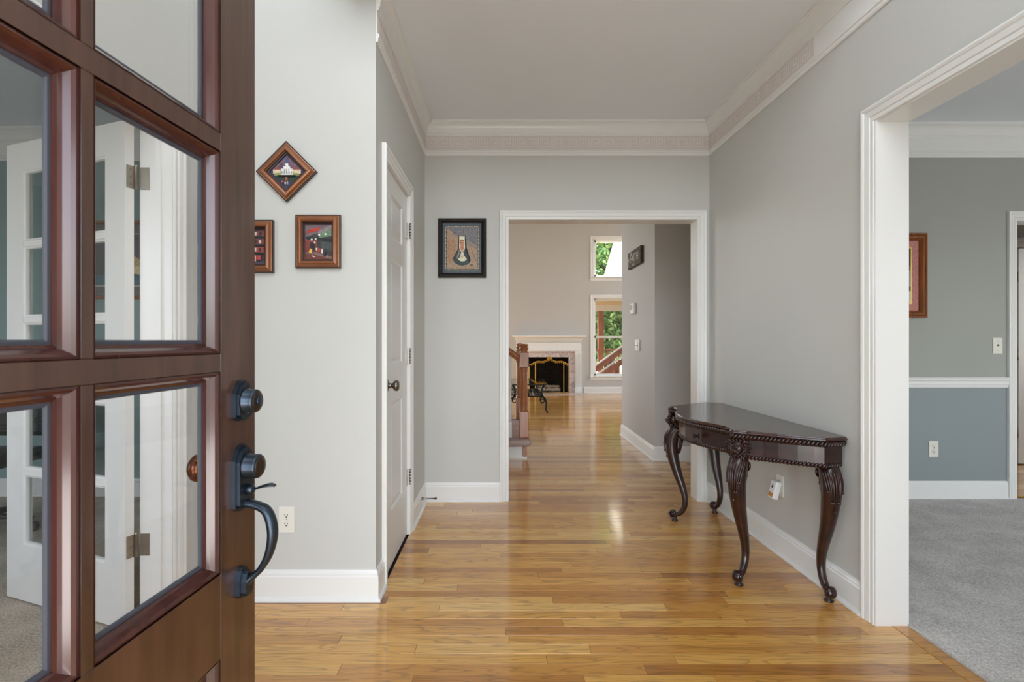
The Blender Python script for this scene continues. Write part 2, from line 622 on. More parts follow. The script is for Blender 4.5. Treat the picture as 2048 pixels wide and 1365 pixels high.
    def build(self, name, m, parent=None, kind=None, label=None):
        off = Vector((0, 0, 0))
        q = parent
        while q is not None:
            off += q.location
            q = q.parent
        me = bpy.data.meshes.new(name)
        bm = bmesh.new()
        bv = [bm.verts.new(p - off) for p in self.v]
        lay = bm.faces.layers.float.new('rnd') if any(r is not None for r in self.r) else None
        lay2 = bm.faces.layers.float.new('tone') if lay is not None else None
        for f, s, r in zip(self.f, self.s, self.r):
            try:
                bf = bm.faces.new([bv[i] for i in f])
            except ValueError:
                continue
            bf.smooth = s
            if lay is not None and r is not None:
                bf[lay], bf[lay2] = r
        bmesh.ops.recalc_face_normals(bm, faces=bm.faces)
        bm.to_mesh(me)
        bm.free()
        me.materials.append(m)
        o = bpy.data.objects.new(name, me)
        C.objects.link(o)
        if parent is not None:
            o.parent = parent
        if kind:
            o['kind'] = kind
        if label:
            o['label'] = label
        return o


def tag(o, label, cat=None, group=None, kind=None):
    o['label'] = label
    if cat:
        o['category'] = cat
    if group:
        o['group'] = group
    if kind:
        o['kind'] = kind
    return o


def thing(name, loc, label, cat, group=None, kind=None):
    o = bpy.data.objects.new(name, None)
    o.empty_display_size = 0.05
    C.objects.link(o)
    o.location = loc
    return tag(o, label, cat, group, kind)


def dup(root, delta, label=None):
    r = root.copy()
    C.objects.link(r)
    r.location = Vector(root.location) + Vector(delta)
    if label:
        r['label'] = label
    for ch in list(root.children):
        c = ch.copy()
        C.objects.link(c)
        c.parent = r
        for g in list(ch.children):
            d = g.copy()
            C.objects.link(d)
            d.parent = c
    return r


def catmull(pts, n=6):
    # pts: list of equal-length tuples
    P = [tuple(p) for p in pts]
    out = []
    L = len(P)
    for i in range(L - 1):
        p0, p1, p2, p3 = P[max(i - 1, 0)], P[i], P[i + 1], P[min(i + 2, L - 1)]
        for k in range(n):
            t = k / n
            out.append(tuple(0.5 * (2 * b + (c - a) * t + (2 * a - 5 * b + 4 * c - d) * t * t + (3 * b - a - 3 * c + d) * t ** 3)
                             for a, b, c, d in zip(p0, p1, p2, p3)))
    out.append(P[-1])
    return out


def wall(name, p0, p1, th, z0, z1, m, holes=(), side=1, parent=None, structure=True):
    # visible face on the line p0-p1; the thickness grows to the left of p0->p1 for side = 1
    a, b = Vector((p0[0], p0[1], 0)), Vector((p1[0], p1[1], 0))
    L = (b - a).length
    t = (b - a).normalized()
    n = Vector((-t.y, t.x, 0)) * side
    us = sorted({0.0, L} | {h[0] for h in holes} | {h[1] for h in holes})
    zs = sorted({z0, z1} | {h[2] for h in holes} | {h[3] for h in holes})

    def solid(i, j):
        if i < 0 or j < 0 or i >= len(us) - 1 or j >= len(zs) - 1:
            return False
        u, z = (us[i] + us[i + 1]) / 2, (zs[j] + zs[j + 1]) / 2
        return not any(h[0] < u < h[1] and h[2] < z < h[3] for h in holes)

    mb = MB()
    vid = {}

    def V(i, j, k):
        if (i, j, k) not in vid:
            vid[(i, j, k)] = len(mb.v)
            mb.v.append(a + t * us[i] + n * (th * k) + Vector((0, 0, zs[j])))
        return vid[(i, j, k)]

    def Fc(*q):
        mb.f.append(tuple(V(*x) for x in q))
        mb.s.append(False)
        mb.r.append(None)
    for i in range(len(us) - 1):
        for j in range(len(zs) - 1):
            if not solid(i, j):
                continue
            Fc((i, j, 0), (i + 1, j, 0), (i + 1, j + 1, 0), (i, j + 1, 0))
            Fc((i, j, 1), (i, j + 1, 1), (i + 1, j + 1, 1), (i + 1, j, 1))
            if not solid(i - 1, j):
                Fc((i, j, 0), (i, j + 1, 0), (i, j + 1, 1), (i, j, 1))
            if not solid(i + 1, j):
                Fc((i + 1, j, 0), (i + 1, j, 1), (i + 1, j + 1, 1), (i + 1, j + 1, 0))
            if not solid(i, j - 1):
                Fc((i, j, 0), (i, j, 1), (i + 1, j, 1), (i + 1, j, 0))
            if not solid(i, j + 1):
                Fc((i, j + 1, 0), (i + 1, j + 1, 0), (i + 1, j + 1, 1), (i, j + 1, 1))
    return mb.build(name, m, parent, 'structure' if (structure and parent is None) else None)


BASE = [(0, 0), (0.026, 0), (0.026, 0.007), (0.022, 0.015), (0.015, 0.019), (0.015, 0.108), (0.0115, 0.114), (0.0115, 0.121),
        (0.007, 0.128), (0.005, 0.136), (0, 0.137)]
CASE = [(0, 0), (0, 0.010), (0.003, 0.013), (0.018, 0.013), (0.021, 0.010), (0.024, 0.015), (0.044, 0.018), (0.047, 0.014), (0.050, 0.019),
        (0.058, 0.022), (0.065, 0.021), (0.067, 0.017), (0.067, 0)]


def crown_prof(z=2.743):
    p = [(0, 2.503), (0.006, 2.503), (0.010, 2.508), (0.010, 2.522), (0.015, 2.525), (0.016, 2.536), (0.010, 2.541), (0.006, 2.545),
         (0.006, 2.645), (0.012, 2.647), (0.014, 2.654), (0.012, 2.657), (0.017, 2.660), (0.019, 2.667)]
    for k in range(1, 8):
        th = PI / 2 * k / 8
        p.append((0.019 + 0.031 * (1 - math.cos(th)), 2.667 + 0.055 * math.sin(th)))
    p += [(0.051, 2.724), (0.051, 2.728), (0.058, 2.730), (0.058, z), (0, z)]
    return p


def base_run(name, pts, flip=False, parent=None):
    return MB().sweep(BASE, [(x, y, 0) for x, y in pts], (0, 0, 1), flip=flip).build(name, M['trim_white'], parent, None if parent else 'structure')


def casing(name, corners, N, flip=False, prof=CASE, closed=False, parent=None):
    return MB().sweep(prof, corners, N, flip=flip, closed=closed).build(name, M['trim_white'], parent, None if parent else 'structure')


def RX(y):      # face of the right-hand hall wall (it opens very slightly towards the entry)
    return 1.505 + (3.71 - y) * 0.0155


def LX(y):      # face of the closet wall
    return -0.5583 - (3.71 - y) * 0.0044


CZ = 2.743
YB = 3.71
YF = 2.295
XF = -1.34      # foyer face of the study wall

# ------------------------------------------------------------------ setting: walls
wall('wall_back', (-0.62, YB), (1.66, YB), 0.116, 0, CZ, M['hall_paint'], [(0.67, 2.033, 0, 2.038)])
wall('wall_closet', (LX(YF), YF + 0.0), (LX(YB), YB), 0.116, 0, CZ, M['hall_paint'],
     [(2.476 - YF, 3.074 - YF, 0, 2.03)])
wall('wall_foyer_front', (XF, YF), (LX(YF) - 0.002, YF), 0.11, 0, 5.2, M['hall_paint'])
wall('wall_right', (RX(2.09), 2.09), (RX(YB), YB), 0.058, 0, CZ, M['hall_paint'], side=-1)
wall('wall_right_header', (RX(-0.0), 0.0), (RX(2.09), 2.09), 0.058, 2.06, 5.2, M['hall_paint'], side=-1)
wall('wall_dining_left', (RX(2.09) + 0.058, 2.09), (RX(YB) + 0.058, YB), 0.058, 0, CZ, M['teal_paint'], side=-1)
wall('wall_dining_header', (RX(0) + 0.058, 0.0), (RX(2.09) + 0.058, 2.09), 0.058, 2.06, CZ, M['teal_paint'], side=-1)
wall('wall_foyer_left', (XF, 0), (XF, YF), 0.06, 0, 5.2, M['hall_paint'], [(0.55, 2.08, 0, 2.06)], side=1)
wall('wall_study_right', (XF - 0.06, 0), (XF - 0.06, 3.82), 0.06, 0, CZ, M['study_paint'], [(0.55, 2.08, 0, 2.06)], side=1)
wall('wall_study_back', (-6.0, 3.82), (XF - 0.06, 3.82), 0.1, 0, CZ, M['study_paint'])
wall('wall_study_left', (-6.0, 0), (-6.0, 3.92), 0.1, 0, CZ, M['study_paint'])
wall('wall_entry', (-6.0, -0.02), (6.2, -0.02), 0.12, 0, 5.2, M['hall_paint'],
     [(6.0 - 1.15, 6.0 + 1.20, 0, 2.62), (6.0 + 3.6, 6.0 + 5.6, 0.6, 2.3), (6.0 - 1.0, 6.0 + 1.2, 2.95, 4.6), (6.0 - 4.6, 6.0 - 2.6, 0.6, 2.3)], side=-1)
# dining room, its paint split at the chair rail
YD = 3.75
wall('wall_dining_back', (RX(YB) + 0.116, YD), (6.2, YD), 0.05, 0.858, CZ, M['teal_paint'], [(3.765 - 1.621, 4.55 - 1.621, 0.858, 2.04)])
wall('wall_dining_back_lower', (RX(YB) + 0.116, YD), (6.2, YD), 0.05, 0, 0.858, M['teal_low_paint'], [(3.765 - 1.621, 4.55 - 1.621, 0, 0.858)])
wall('wall_side_hall_front', (1.66, 3.80), (6.2, 3.80), 0.06, 0, CZ, M['living_paint'], [(3.765 - 1.66, 4.55 - 1.66, 0, 2.04)])
wall('wall_dining_right', (6.2, -0.02), (6.2, 3.86), 0.1, 0, CZ, M['teal_paint'], side=-1)
# side hall and living room
wall('wall_side_hall', (1.49, 4.97), (4.77, 4.97), 0.1, 0, CZ, M['living_paint'])
wall('wall_side_hall_end', (4.765, 3.86), (4.765, 4.97), 0.11, 0, CZ, M['living_paint'], [(0.18, 0.985, 0, 2.04)], side=-1)
wall('wall_bedroom_front', (6.2, 3.80), (8.1, 3.80), 0.06, 0, CZ, M['living_paint'], [(0.4, 1.6, 0.7, 2.2)])
wall('wall_bedroom_back', (4.8, 6.2), (8.0, 6.2), 0.1, 0, CZ, M['living_paint'])
wall('wall_bedroom_right', (8.0, 3.86), (8.0, 6.2), 0.1, 0, CZ, M['living_paint'], side=-1)
wall('wall_passage', (1.49, 5.07), (1.485, 6.33), 0.12, 0, CZ, M['living_paint'], side=-1)
wall('wall_passage_front', (1.485, 4.9699), (1.4851, 5.075), 0.11, 0, CZ, M['living_paint'], side=-1)
wall('wall_living_near', (1.61, 6.23), (5.6, 6.23), 0.1, 0, 5.2, M['living_paint'])
YL = 11.45
wall('wall_living_far', (-4.2, YL), (5.6, YL), 0.14, 0, 5.2, M['living_paint'],
     [(6.25, 7.35, 0.37, 2.13), (6.25, 7.35, 2.585, 3.44), (3.05, 4.15, 0.37, 2.13), (3.05, 4.15, 2.585, 3.44),
      (4.2 + 0.60, 4.2 + 1.49, 0, 0.80)])
wall('wall_living_right', (5.6, 6.23), (5.6, YL), 0.1, 0, 5.2, M['living_paint'], [(0.9, 4.4, 0.6, 4.3)], side=-1)
wall('wall_living_left', (-4.1, 3.826), (-4.1, YL), 0.1, 0, 5.2, M['living_paint'], [(3.6, 6.8, 1.2, 4.4)])
wall('wall_stair_side', (-4.1, 3.93), (-0.62, 3.93), 0.1, 0, CZ, M['living_paint'], side=-1)
wall('wall_upper_fascia', (-4.1, 6.40), (1.61, 6.40), 0.1, CZ, 5.2, M['living_paint'], side=-1)

MB().box(-0.68, 1.575, 1.90, 3.83, CZ, CZ + 0.08).build('ceiling', M['ceiling_paint'], None, 'structure')
MB().box(1.56, 6.2, -0.14, 3.83, CZ, CZ + 0.08).build('ceiling_dining', M['ceiling_paint'], None, 'structure')
MB().box(-1.45, 1.7, -0.14, 2.40, 5.2, 5.28).build('ceiling_foyer', M['ceiling_paint'], None, 'structure')
wall('wall_upper_landing', (-0.565, 1.90), (1.53, 1.90), 0.1, CZ + 0.08, 5.2, M['hall_paint'])
wall('wall_upper_side', (-0.565, 1.90), (-0.565, YF), 0.1, CZ + 0.08, 5.2, M['hall_paint'], side=-1)
MB().box(-6.1, -1.45, -0.14, 3.92, CZ, CZ + 0.08).build('ceiling_study', M['ceiling_paint'], None, 'structure')
MB().box(-4.2, 8.1, 3.83, 6.40, CZ, CZ + 0.08).build('ceiling_side_hall', M['ceiling_paint'], None, 'structure')
MB().box(-4.2, 5.7, 6.2, 11.6, 5.2, 5.28).build('ceiling_living', M['ceiling_paint'], None, 'structure')

MB().box(-3.2, 3.2, -2.6, -0.14, 2.80, 2.90).build('entry_sky_blocker', M['trim_white'], None, 'structure')  # unseen slab added over the entry to hold back sky light
MB().box(-3.2, 3.2, -2.6, -0.14, -0.12, -0.02).build('floor_porch', M['log_ceramic'], None, 'structure')

# ------------------------------------------------------------------ floors
fl = MB().box(-4.2, 8.1, -0.5, 11.6, -0.08, -0.0125).build('floor', M['subfloor'], None, 'structure')
PW = 0.0605
rng = random.Random(21)


def spans(y):
    if y < YF:
        return [(-1.40, 1.588)]
    if y < YB:
        return [(-0.556, 1.508)]
    if y < 3.826:
        return [(0.052, 1.412)]
    if y < 4.97:
        return [(-4.0, 5.6)]
    if y < 6.23:
        return [(-4.0, 1.485), (4.88, 7.9)]
    return [(-4.0, 5.6)]


single, rest = [], []
y = -0.4
row = 0
while y < 11.44:
    for xa, xb in spans(y + PW / 2):
        x = xa
        off = rng.uniform(0.0, 0.9)
        first = True
        while x < xb - 1e-4:
            Ln = rng.choice([rng.uniform(0.35, 0.8), rng.uniform(0.6, 1.3), rng.uniform(0.9, 1.6)])
            if first:
                Ln = max(0.15, Ln - off)
                first = False
            x2 = min(xb, x + Ln)
            if xb - x2 < 0.12:
                x2 = xb
            tone = min(1, max(0, rng.gauss(0.56, 0.20)))
            if rng.random() < 0.06:
                tone = rng.uniform(0.12, 0.28)
            rec = (x, x2, y, y + PW, rng.random(), tone)
            vis = y > 1.64 and x2 > -0.75 and x < 1.66 + 0.05
            if y > 3.826:
                vis = x2 > 0.05 and x < 1.45 and y < 5.2
            (single if vis and len(single) < 296 else rest).append(rec)
            x = x2
    y += PW
    row += 1


def plank_mesh(mb, r, z=0.0):
    x0, x1, y0, y1, a, t = r
    mb.tone = (a, t)
    g = 0.0005
    mb.cbox(x0 + g, x1 - g, y0 + g, y1 - g, -0.012, z, 0.0007)


for r in single:
    mb = MB()
    plank_mesh(mb, r, rng.uniform(-0.0002, 0.0))
    mb.build('plank', M['oak_floor'], fl)
mb = MB()
for r in rest:
    plank_mesh(mb, r)
mb.build('plank_field', M['oak_floor'], fl, 'stuff')
mb = MB()
mb.tone = (0.3, 0.36)
mb.cbox(1.590, 1.650, 0.0, 2.088, -0.012, 0.001, 0.002)
mb.build('threshold_board', M['oak_floor'], fl)

MB().box(1.652, 6.2, -0.02, YD, -0.05, 0.010).build('floor_dining', M['carpet_gray'], None, 'structure')
MB().box(-6.0, -1.402, -0.02, 3.82, -0.05, 0.008).build('floor_study', M['carpet_tan'], None, 'structure')

# ------------------------------------------------------------------ trim: baseboards, casings, crown
base_run('baseboard_back', [(-0.556, YB), (-0.017, YB)])
base_run('baseboard_back_right', [(1.481, YB), (1.505, YB)])
base_run('baseboard_closet', [(-0.90, YF), (LX(YF), YF), (LX(2.409), 2.409)])
base_run('baseboard_foyer', [(XF, YF), (-0.90, YF)])
base_run('baseboard_closet_far', [(LX(3.142), 3.142), (LX(YB), YB)])
base_run('baseboard_right', [(RX(YB), YB), (RX(2.158), 2.158)])
base_run('baseboard_dining', [(1.63, YD), (3.697, YD)])
base_run('baseboard_study', [(-5.99, 3.82), (-1.41, 3.82)])
base_run('baseboard_passage', [(1.4845, 6.33), (1.485, 4.97), (4.76, 4.97)])
base_run('baseboard_living', [(1.83, YL), (5.58, YL)])
base_run('baseboard_living_left', [(-4.08, YL), (0.2, YL)])
base_run('baseboard_foyer_left', [(XF, 2.15), (XF, YF)])

casing('trim_1', [(0.05, YB, 0), (0.05, YB, 2.038), (1.413, YB, 2.038), (1.413, YB, 0)], (0, -1, 0), flip=True)
MB().box(0.044, 0.0505, YB - 0.002, YB + 0.118, 0, 2.0385).build('trim_2', M['trim_white'], None, 'structure')
MB().box(1.4125, 1.4190, YB - 0.002, YB + 0.118, 0, 2.0385).build('trim_3', M['trim_white'], None, 'structure')
MB().box(0.044, 1.419, YB - 0.002, YB + 0.118, 2.0375, 2.0445).build('trim_4', M['trim_white'], None, 'structure')
nR = Vector((-1, -0.0155, 0)).normalized()
casing('trim_5', [(RX(2.09), 2.09, 0), (RX(2.09), 2.09, 2.06), (RX(0.6), 0.6, 2.06), (RX(0.6), 0.6, 0)], nR, flip=True)
MB().box(RX(2.09) - 0.010, RX(2.09) + 0.126, 2.083, 2.0905, 0, 2.06).build('trim_6', M['trim_white'], None, 'structure')
MB().box(RX(2.09) - 0.0, RX(2.09) + 0.126, 0.55, 2.0905, 2.053, 2.0605).build('trim_7', M['trim_white'], None, 'structure')
casing('trim_8', [(RX(2.09) + 0.116, 2.09, 0), (RX(2.09) + 0.116, 2.09, 2.06), (RX(0.6) + 0.116, 0.6, 2.06), (RX(0.6) + 0.116, 0.6, 0)], -nR)
# french door opening
casing('trim_9', [(XF, 2.08, 0), (XF, 2.08, 2.06), (XF, 0.55, 2.06), (XF, 0.55, 0)], (1, 0, 0))
mb = MB()
mb.box(XF - 0.125, XF + 0.004, 2.074, 2.0805, 0, 2.06)
mb.box(XF - 0.060, XF - 0.035, 2.064, 2.0742, 0, 2.06)
mb.box(XF - 0.125, XF + 0.004, 0.5495, 0.556, 0, 2.06)
mb.box(XF - 0.125, XF + 0.004, 0.55, 2.0805, 2.054, 2.0605)
mb.build('trim_10', M['trim_white'], None, 'structure')
casing('trim_11', [(XF - 0.12, 2.08, 0), (XF - 0.12, 2.08, 2.06), (XF - 0.12, 0.55, 2.06), (XF - 0.12, 0.55, 0)], (-1, 0, 0), flip=True)
# closet door casing
nL = Vector((1, -0.0044, 0)).normalized()
casing('trim_12', [(LX(2.476), 2.476, 0), (LX(2.476), 2.476, 2.03), (LX(3.074), 3.074, 2.03), (LX(3.074), 3.074, 0)], nL, flip=True)
mb = MB()
xj = LX(2.8)
mb.box(xj - 0.11, xj + 0.004, 2.472, 2.4785, 0, 2.034)
mb.box(xj - 0.11, xj + 0.004, 3.0715, 3.078, 0, 2.034)
mb.box(xj - 0.11, xj + 0.004, 2.472, 3.078, 2.0275, 2.034)
mb.build('trim_13', M['trim_white'], None, 'structure')
# dining doorway
casing('trim_14', [(3.765, YD, 0), (3.765, YD, 2.04), (4.55, YD, 2.04), (4.55, YD, 0)], (0, -1, 0), flip=True)
mb = MB()
mb.box(3.758, 3.7655, YD - 0.002, YD + 0.112, 0, 2.04)
mb.box(4.5495, 4.557, YD - 0.002, YD + 0.112, 0, 2.04)
mb.box(3.758, 4.557, YD - 0.002, YD + 0.112, 2.0395, 2.046)
mb.build('trim_15', M['trim_white'], None, 'structure')
RAIL = [(0, 0), (0.010, 0.002), (0.014, 0.012), (0.014, 0.022), (0.018, 0.026), (0.018, 0.050), (0.028, 0.056), (0.030, 0.072), (0.020, 0.080), (0, 0.081)]
MB().sweep(RAIL, [(1.63, YD, 0.817), (3.699, YD, 0.817)], (0, 0, 1)).build('trim_16', M['trim_white'], None, 'structure')
MB().sweep(RAIL, [(-5.99, 3.82, 0.817), (-1.41, 3.82, 0.817)], (0, 0, 1)).build('trim_17', M['trim_white'], None, 'structure')

CR = crown_prof()


def crown(name, pts, closed=False):
    return MB().sweep(CR, [(x, y, 0) for x, y in pts], (0, 0, 1), smooth=False).build(name, M['trim_white'], None, 'structure')


cr = crown('trim_18', [(LX(YF), YF + 0.001), (LX(YB), YB), (RX(YB), YB), (RX(1.90), 1.90)])
crown('trim_19', [(1.625, YD), (6.19, YD)])
crown('trim_20', [(-5.99, 3.82), (-1.41, 3.82)])


# wallpaper border with a meander, between the two mouldings
def key_border(a, b, inward, name):
    a, b, nn = Vector(a + (0,)), Vector(b + (0,)), Vector(inward + (0,)).normalized()
    L = (b - a).length
    t = (b - a).normalized()
    mbk = MB()
    P = 0.0915
    W = 0.0045
    zlo, zhi = 2.562, 2.630

    def seg(u0, u1, z0, z1):
        u0, u1 = max(0.001, u0), min(L - 0.001, u1)
        if u1 - u0 < 0.002:
            return
        q = [a + t * u0, a + t * u1]
        vs = []
        for d in (0.0055, 0.0068):
            for (uu, zz) in ((q[0], z0), (q[1], z0), (q[1], z1), (q[0], z1)):
                vs.append(uu + nn * d + Vector((0, 0, zz)))
        mbk.add(vs, [(0, 1, 2, 3), (7, 6, 5, 4), (0, 4, 5, 1), (1, 5, 6, 2), (2, 6, 7, 3), (3, 7, 4, 0)], False)
    k = 0
    hh = zhi - zlo
    while k * P < L:
        o = k * P

        def hl(x0, x1, zf):
            seg(o + x0 * P, o + x1 * P + W, zlo + zf * hh - W / 2, zlo + zf * hh + W / 2)

        def vl(xf, z0, z1):
            seg(o + xf * P, o + xf * P + W, zlo + z0 * hh - W / 2, zlo + z1 * hh + W / 2)
        vl(0.0, 0, 1)
        hl(0.0, 0.80, 1.0)
        vl(0.80, 0.25, 1.0)
        hl(0.32, 0.80, 0.25)
        vl(0.32, 0.25, 0.72)
        hl(0.32, 0.58, 0.72)
        vl(0.58, 0.48, 0.72)
        hl(0.16, 1.0, 0.0)
        vl(0.16, 0.0, 0.80)
        k += 1
    seg(0, L, zlo - 0.010, zlo - 0.0075)
    seg(0, L, zhi + 0.0075, zhi + 0.010)
    return mbk.build(name, M['key_print'], cr)


def frieze(a, b, inward):
    a, b, nn = Vector(a + (0,)), Vector(b + (0,)), Vector(inward + (0,)).normalized()
    vs = []
    for d in (0.002, 0.0062):
        for p, z in ((a, 2.546), (b, 2.546), (b, 2.6445), (a, 2.6445)):
            vs.append(p + nn * d + Vector((0, 0, z)))
    MB_ = MB()
    MB_.add(vs, [(0, 1, 2, 3), (7, 6, 5, 4), (0, 4, 5, 1), (1, 5, 6, 2), (2, 6, 7, 3), (3, 7, 4, 0)], False)
    MB_.build('wallpaper_border', M['wallpaper'], cr)


frieze((LX(YB), YB), (RX(YB), YB), (0, -1))
key_border((LX(YB) + 0.006, YB), (RX(YB) - 0.006, YB), (0, -1), 'meander_print')
frieze((RX(YB), YB), (RX(2.485), 2.485), (nR.x, nR.y))
key_border((RX(YB - 0.006), YB - 0.006), (RX(2.49), 2.49), (nR.x, nR.y), 'meander_print')
frieze((LX(YF + 0.02), YF + 0.02), (LX(YB), YB), (nL.x, nL.y))
key_border((LX(YF + 0.02), YF + 0.02), (LX(YB - 0.006), YB - 0.006), (nL.x, nL.y), 'meander_print')

# ------------------------------------------------------------------ front door (open, seen almost edge on)
AL = math.atan((1070 - 1003.6) / 1024)
dF = Vector((math.sin(AL), math.cos(AL), 0))          # hinge -> free edge
nF = Vector((math.cos(AL), -math.sin(AL), 0))         # out of the exterior face
F0 = Vector((-0.501, 1.04, 0))
# local axes of the leaf: x = s (free edge -> hinge), y = t (out of the exterior face), z
DXF = Matrix(((-dF.x, nF.x, 0, F0.x), (-dF.y, nF.y, 0, F0.y), (0, 0, 1, 0), (0, 0, 0, 1)))


def dmb():
    m_ = MB()
    m_.xf = DXF
    return m_


fd = thing('door_1', (F0.x, F0.y, 0.012), 'open dark mahogany front door with nine glass panes and black handle set', None, None, 'structure')
WD, TH = 1.067, 0.044
cols = [(0.114, 0.380), (0.400, 0.667), (0.687, 0.953)]
rows = [(0.739, 1.105), (1.138, 1.504), (1.537, 1.903)]
dmb().rbox(0, 0.114, -TH, 0, 0.012, 2.035, 0.0015).build('lock_stile', M['mahogany_door'], fd)
dmb().rbox(0.953, WD, -TH, 0, 0.012, 2.035, 0.0015).build('hinge_stile', M['mahogany_door'], fd)
dmb().rbox(0.114, 0.953, -TH, 0, 1.903, 2.035, 0.0012).build('top_rail', M['mahogany_door'], fd)
dmb().rbox(0.114, 0.953, -TH, 0, 0.585, 0.739, 0.0012).build('middle_rail', M['mahogany_door'], fd)
dmb().rbox(0.114, 0.953, -TH, 0, 0.012, 0.23, 0.0012).build('bottom_rail', M['mahogany_door'], fd)
for i, (a, b) in enumerate(zip(rows[:-1], rows[1:])):
    dmb().rbox(0.114, 0.953, -TH + 0.002, -0.0002, a[1], b[0], 0.001).build('muntin', M['mahogany_door'], fd)
for a, b in zip(cols[:-1], cols[1:]):
    for r0, r1 in rows:
        dmb().rbox(a[1], b[0], -TH + 0.002, -0.0004, r0, r1, 0.001).build('muntin', M['mahogany_door'], fd)
dmb().rbox(0.5135, 0.5535, -TH, -0.0002, 0.23, 0.585, 0.001).build('mullion', M['mahogany_door'], fd)
STICK = [(0, 0), (0, -0.003), (0.004, -0.0025), (0.008, -0.006), (0.012, -0.013), (0.014, -0.018), (0.018, -0.020), (0.018, -0.027), (0, -0.027)]
for c0, c1 in cols:
    for r0, r1 in rows:
        mm_ = dmb()
        loop = [(c0, 0, r0), (c1, 0, r0), (c1, 0, r1), (c0, 0, r1)]
        mm_.sweep(STICK, loop, (0, 1, 0), closed=True)
        loop2 = [(c0, -TH, r0), (c1, -TH, r0), (c1, -TH, r1), (c0, -TH, r1)]
        mm_.sweep([(a, -b) for a, b in STICK[:5]] + [(0.014, 0.0135), (0, 0.0135)], loop2, (0, 1, 0), closed=True)
        st = mm_.build('pane_moulding', M['mahogany_mould'], fd)
        q = dmb()
        q.sweep([(0.0178, -0.0225), (0.022, -0.0225), (0.0245, -0.0245), (0.0245, -0.0265), (0.0178, -0.0265)], loop, (0, 1, 0), closed=True)
        q.build('glazing_bead', M['bead_gray'], st)
        dmb().box(c0 + 0.010, c1 - 0.010, -0.031, -0.0265, r0 + 0.010, r1 - 0.010).build('pane', M['glass'], fd)
for c0, c1 in ((0.114, 0.5135), (0.5535, 0.953)):
    mm_ = dmb()
    mm_.box(c0, c1, -0.034, -0.018, 0.23, 0.585)
    mm_.sweep(STICK[:7] + [(0.018, -0.024), (0, -0.024)], [(c0, 0, 0.23), (c1, 0, 0.23), (c1, 0, 0.585), (c0, 0, 0.585)], (0, 1, 0), closed=True)
    mm_.build('lower_panel', M['mahogany_door'], fd)


# exterior lock set
def plate_poly(sc, zlo, zhi, hw, arch):
    pts = [(sc - hw * 0.55, zlo), (sc + hw * 0.55, zlo), (sc + hw, zlo + 0.008), (sc + hw, zhi - arch)]
    for k in range(1, 8):
        th = PI * k / 8
        pts.append((sc + hw * 0.8 * math.cos(th), zhi - arch + 0.002 + (arch - 0.002) * math.sin(th)))
    pts += [(sc - hw, zhi - arch), (sc - hw, zlo + 0.008)]
    return pts


db = dmb()
db.prism(plate_poly(0.0555, 1.009, 1.086, 0.0250, 0.025), 0.0, 0.008)
db.prism(plate_poly(0.0555, 1.013, 1.082, 0.0212, 0.023), 0.008, 0.014)
dbo = db.build('deadbolt_plate', M['dark_bronze'], fd)
db = dmb()
db.lathe([(0.0245, 0), (0.0245, 0.004), (0.022, 0.006), (0.0225, 0.019), (0.021, 0.022), (0.018, 0.023)], (0.0555, 0.0135, 1.046), (0, 1, 0))
db.build('deadbolt_cylinder', M['dark_bronze'], dbo)
db = dmb()
db.lathe([(0.0185, 0), (0.0185, 0.0012), (0.012, 0.002)], (0.0555, 0.0362, 1.046), (0, 1, 0))
db.build('keyhole_face', M['bronze_worn'], dbo)
db = dmb()
db.lathe([(0.009, 0), (0.009, 0.003), (0.008, 0.004)], (0.0555, 0.0375, 1.046), (0, 1, 0), seg=12)
db.box(0.0545, 0.0565, 0.0405, 0.0418, 1.042, 1.050)
db.build('key_plug', M['dark_bronze'], dbo)
hs = dmb()
hs.prism(plate_poly(0.0555, 0.838, 0.963, 0.0268, 0.028), 0.0, 0.008)
hs.prism(plate_poly(0.0555, 0.843, 0.958, 0.0230, 0.026), 0.008, 0.015)
hso = hs.build('handle_plate', M['dark_bronze'], fd)
hs = dmb()
hs.lathe([(0.024, 0), (0.024, 0.004), (0.0225, 0.006), (0.023, 0.023), (0.0215, 0.026), (0.019, 0.027)], (0.0555, 0.0145, 0.921), (0, 1, 0))
hs.build('lock_cylinder', M['dark_bronze'], hso)
hs = dmb()
hs.lathe([(0.019, 0), (0.019, 0.0012), (0.012, 0.002)], (0.0555, 0.0412, 0.921), (0, 1, 0))
hs.build('keyhole_face', M['bronze_worn'], hso)
hs = dmb()
tp = catmull([(0.0555, 0.012, 0.876, 0.006), (0.0555, 0.030, 0.877, 0.0065), (0.0555, 0.048, 0.883, 0.009), (0.0555, 0.062, 0.8855, 0.010), (0.0555, 0.071, 0.884, 0.005)], 5)
hs.tube([p[:3] for p in tp], [(p[3], max(0.0022, p[3] * 0.32)) for p in tp], seg=12, across=(1, 0, 0))
hs.lathe([(0.010, 0), (0.009, 0.014), (0.006, 0.016)], (0.0555, 0.013, 0.876), (0, 1, 0), seg=12)
hs.build('thumb_latch', M['dark_bronze'], hso)
hs = dmb()
gp = catmull([(0.0555, 0.010, 0.850, 0.011), (0.0555, 0.034, 0.846, 0.011), (0.0555, 0.056, 0.833, 0.0125), (0.0555, 0.066, 0.797, 0.013), (0.0555, 0.060, 0.757, 0.011),
              (0.0555, 0.044, 0.726, 0.0085), (0.0555, 0.030, 0.712, 0.009), (0.0555, 0.016, 0.700, 0.012)], 6)
hs.tube([p[:3] for p in gp], [(p[3], p[3] * 0.72) for p in gp], seg=14, across=(1, 0, 0))
hs.build('grip', M['dark_bronze'], fd)
hs = dmb()
hs.prism(plate_poly(0.0555, 0.670, 0.728, 0.0165, 0.022), 0.0, 0.010)
hs.prism(plate_poly(0.0555, 0.674, 0.722, 0.0128, 0.020), 0.010, 0.020)
hs.build('grip_foot', M['dark_bronze'], fd)
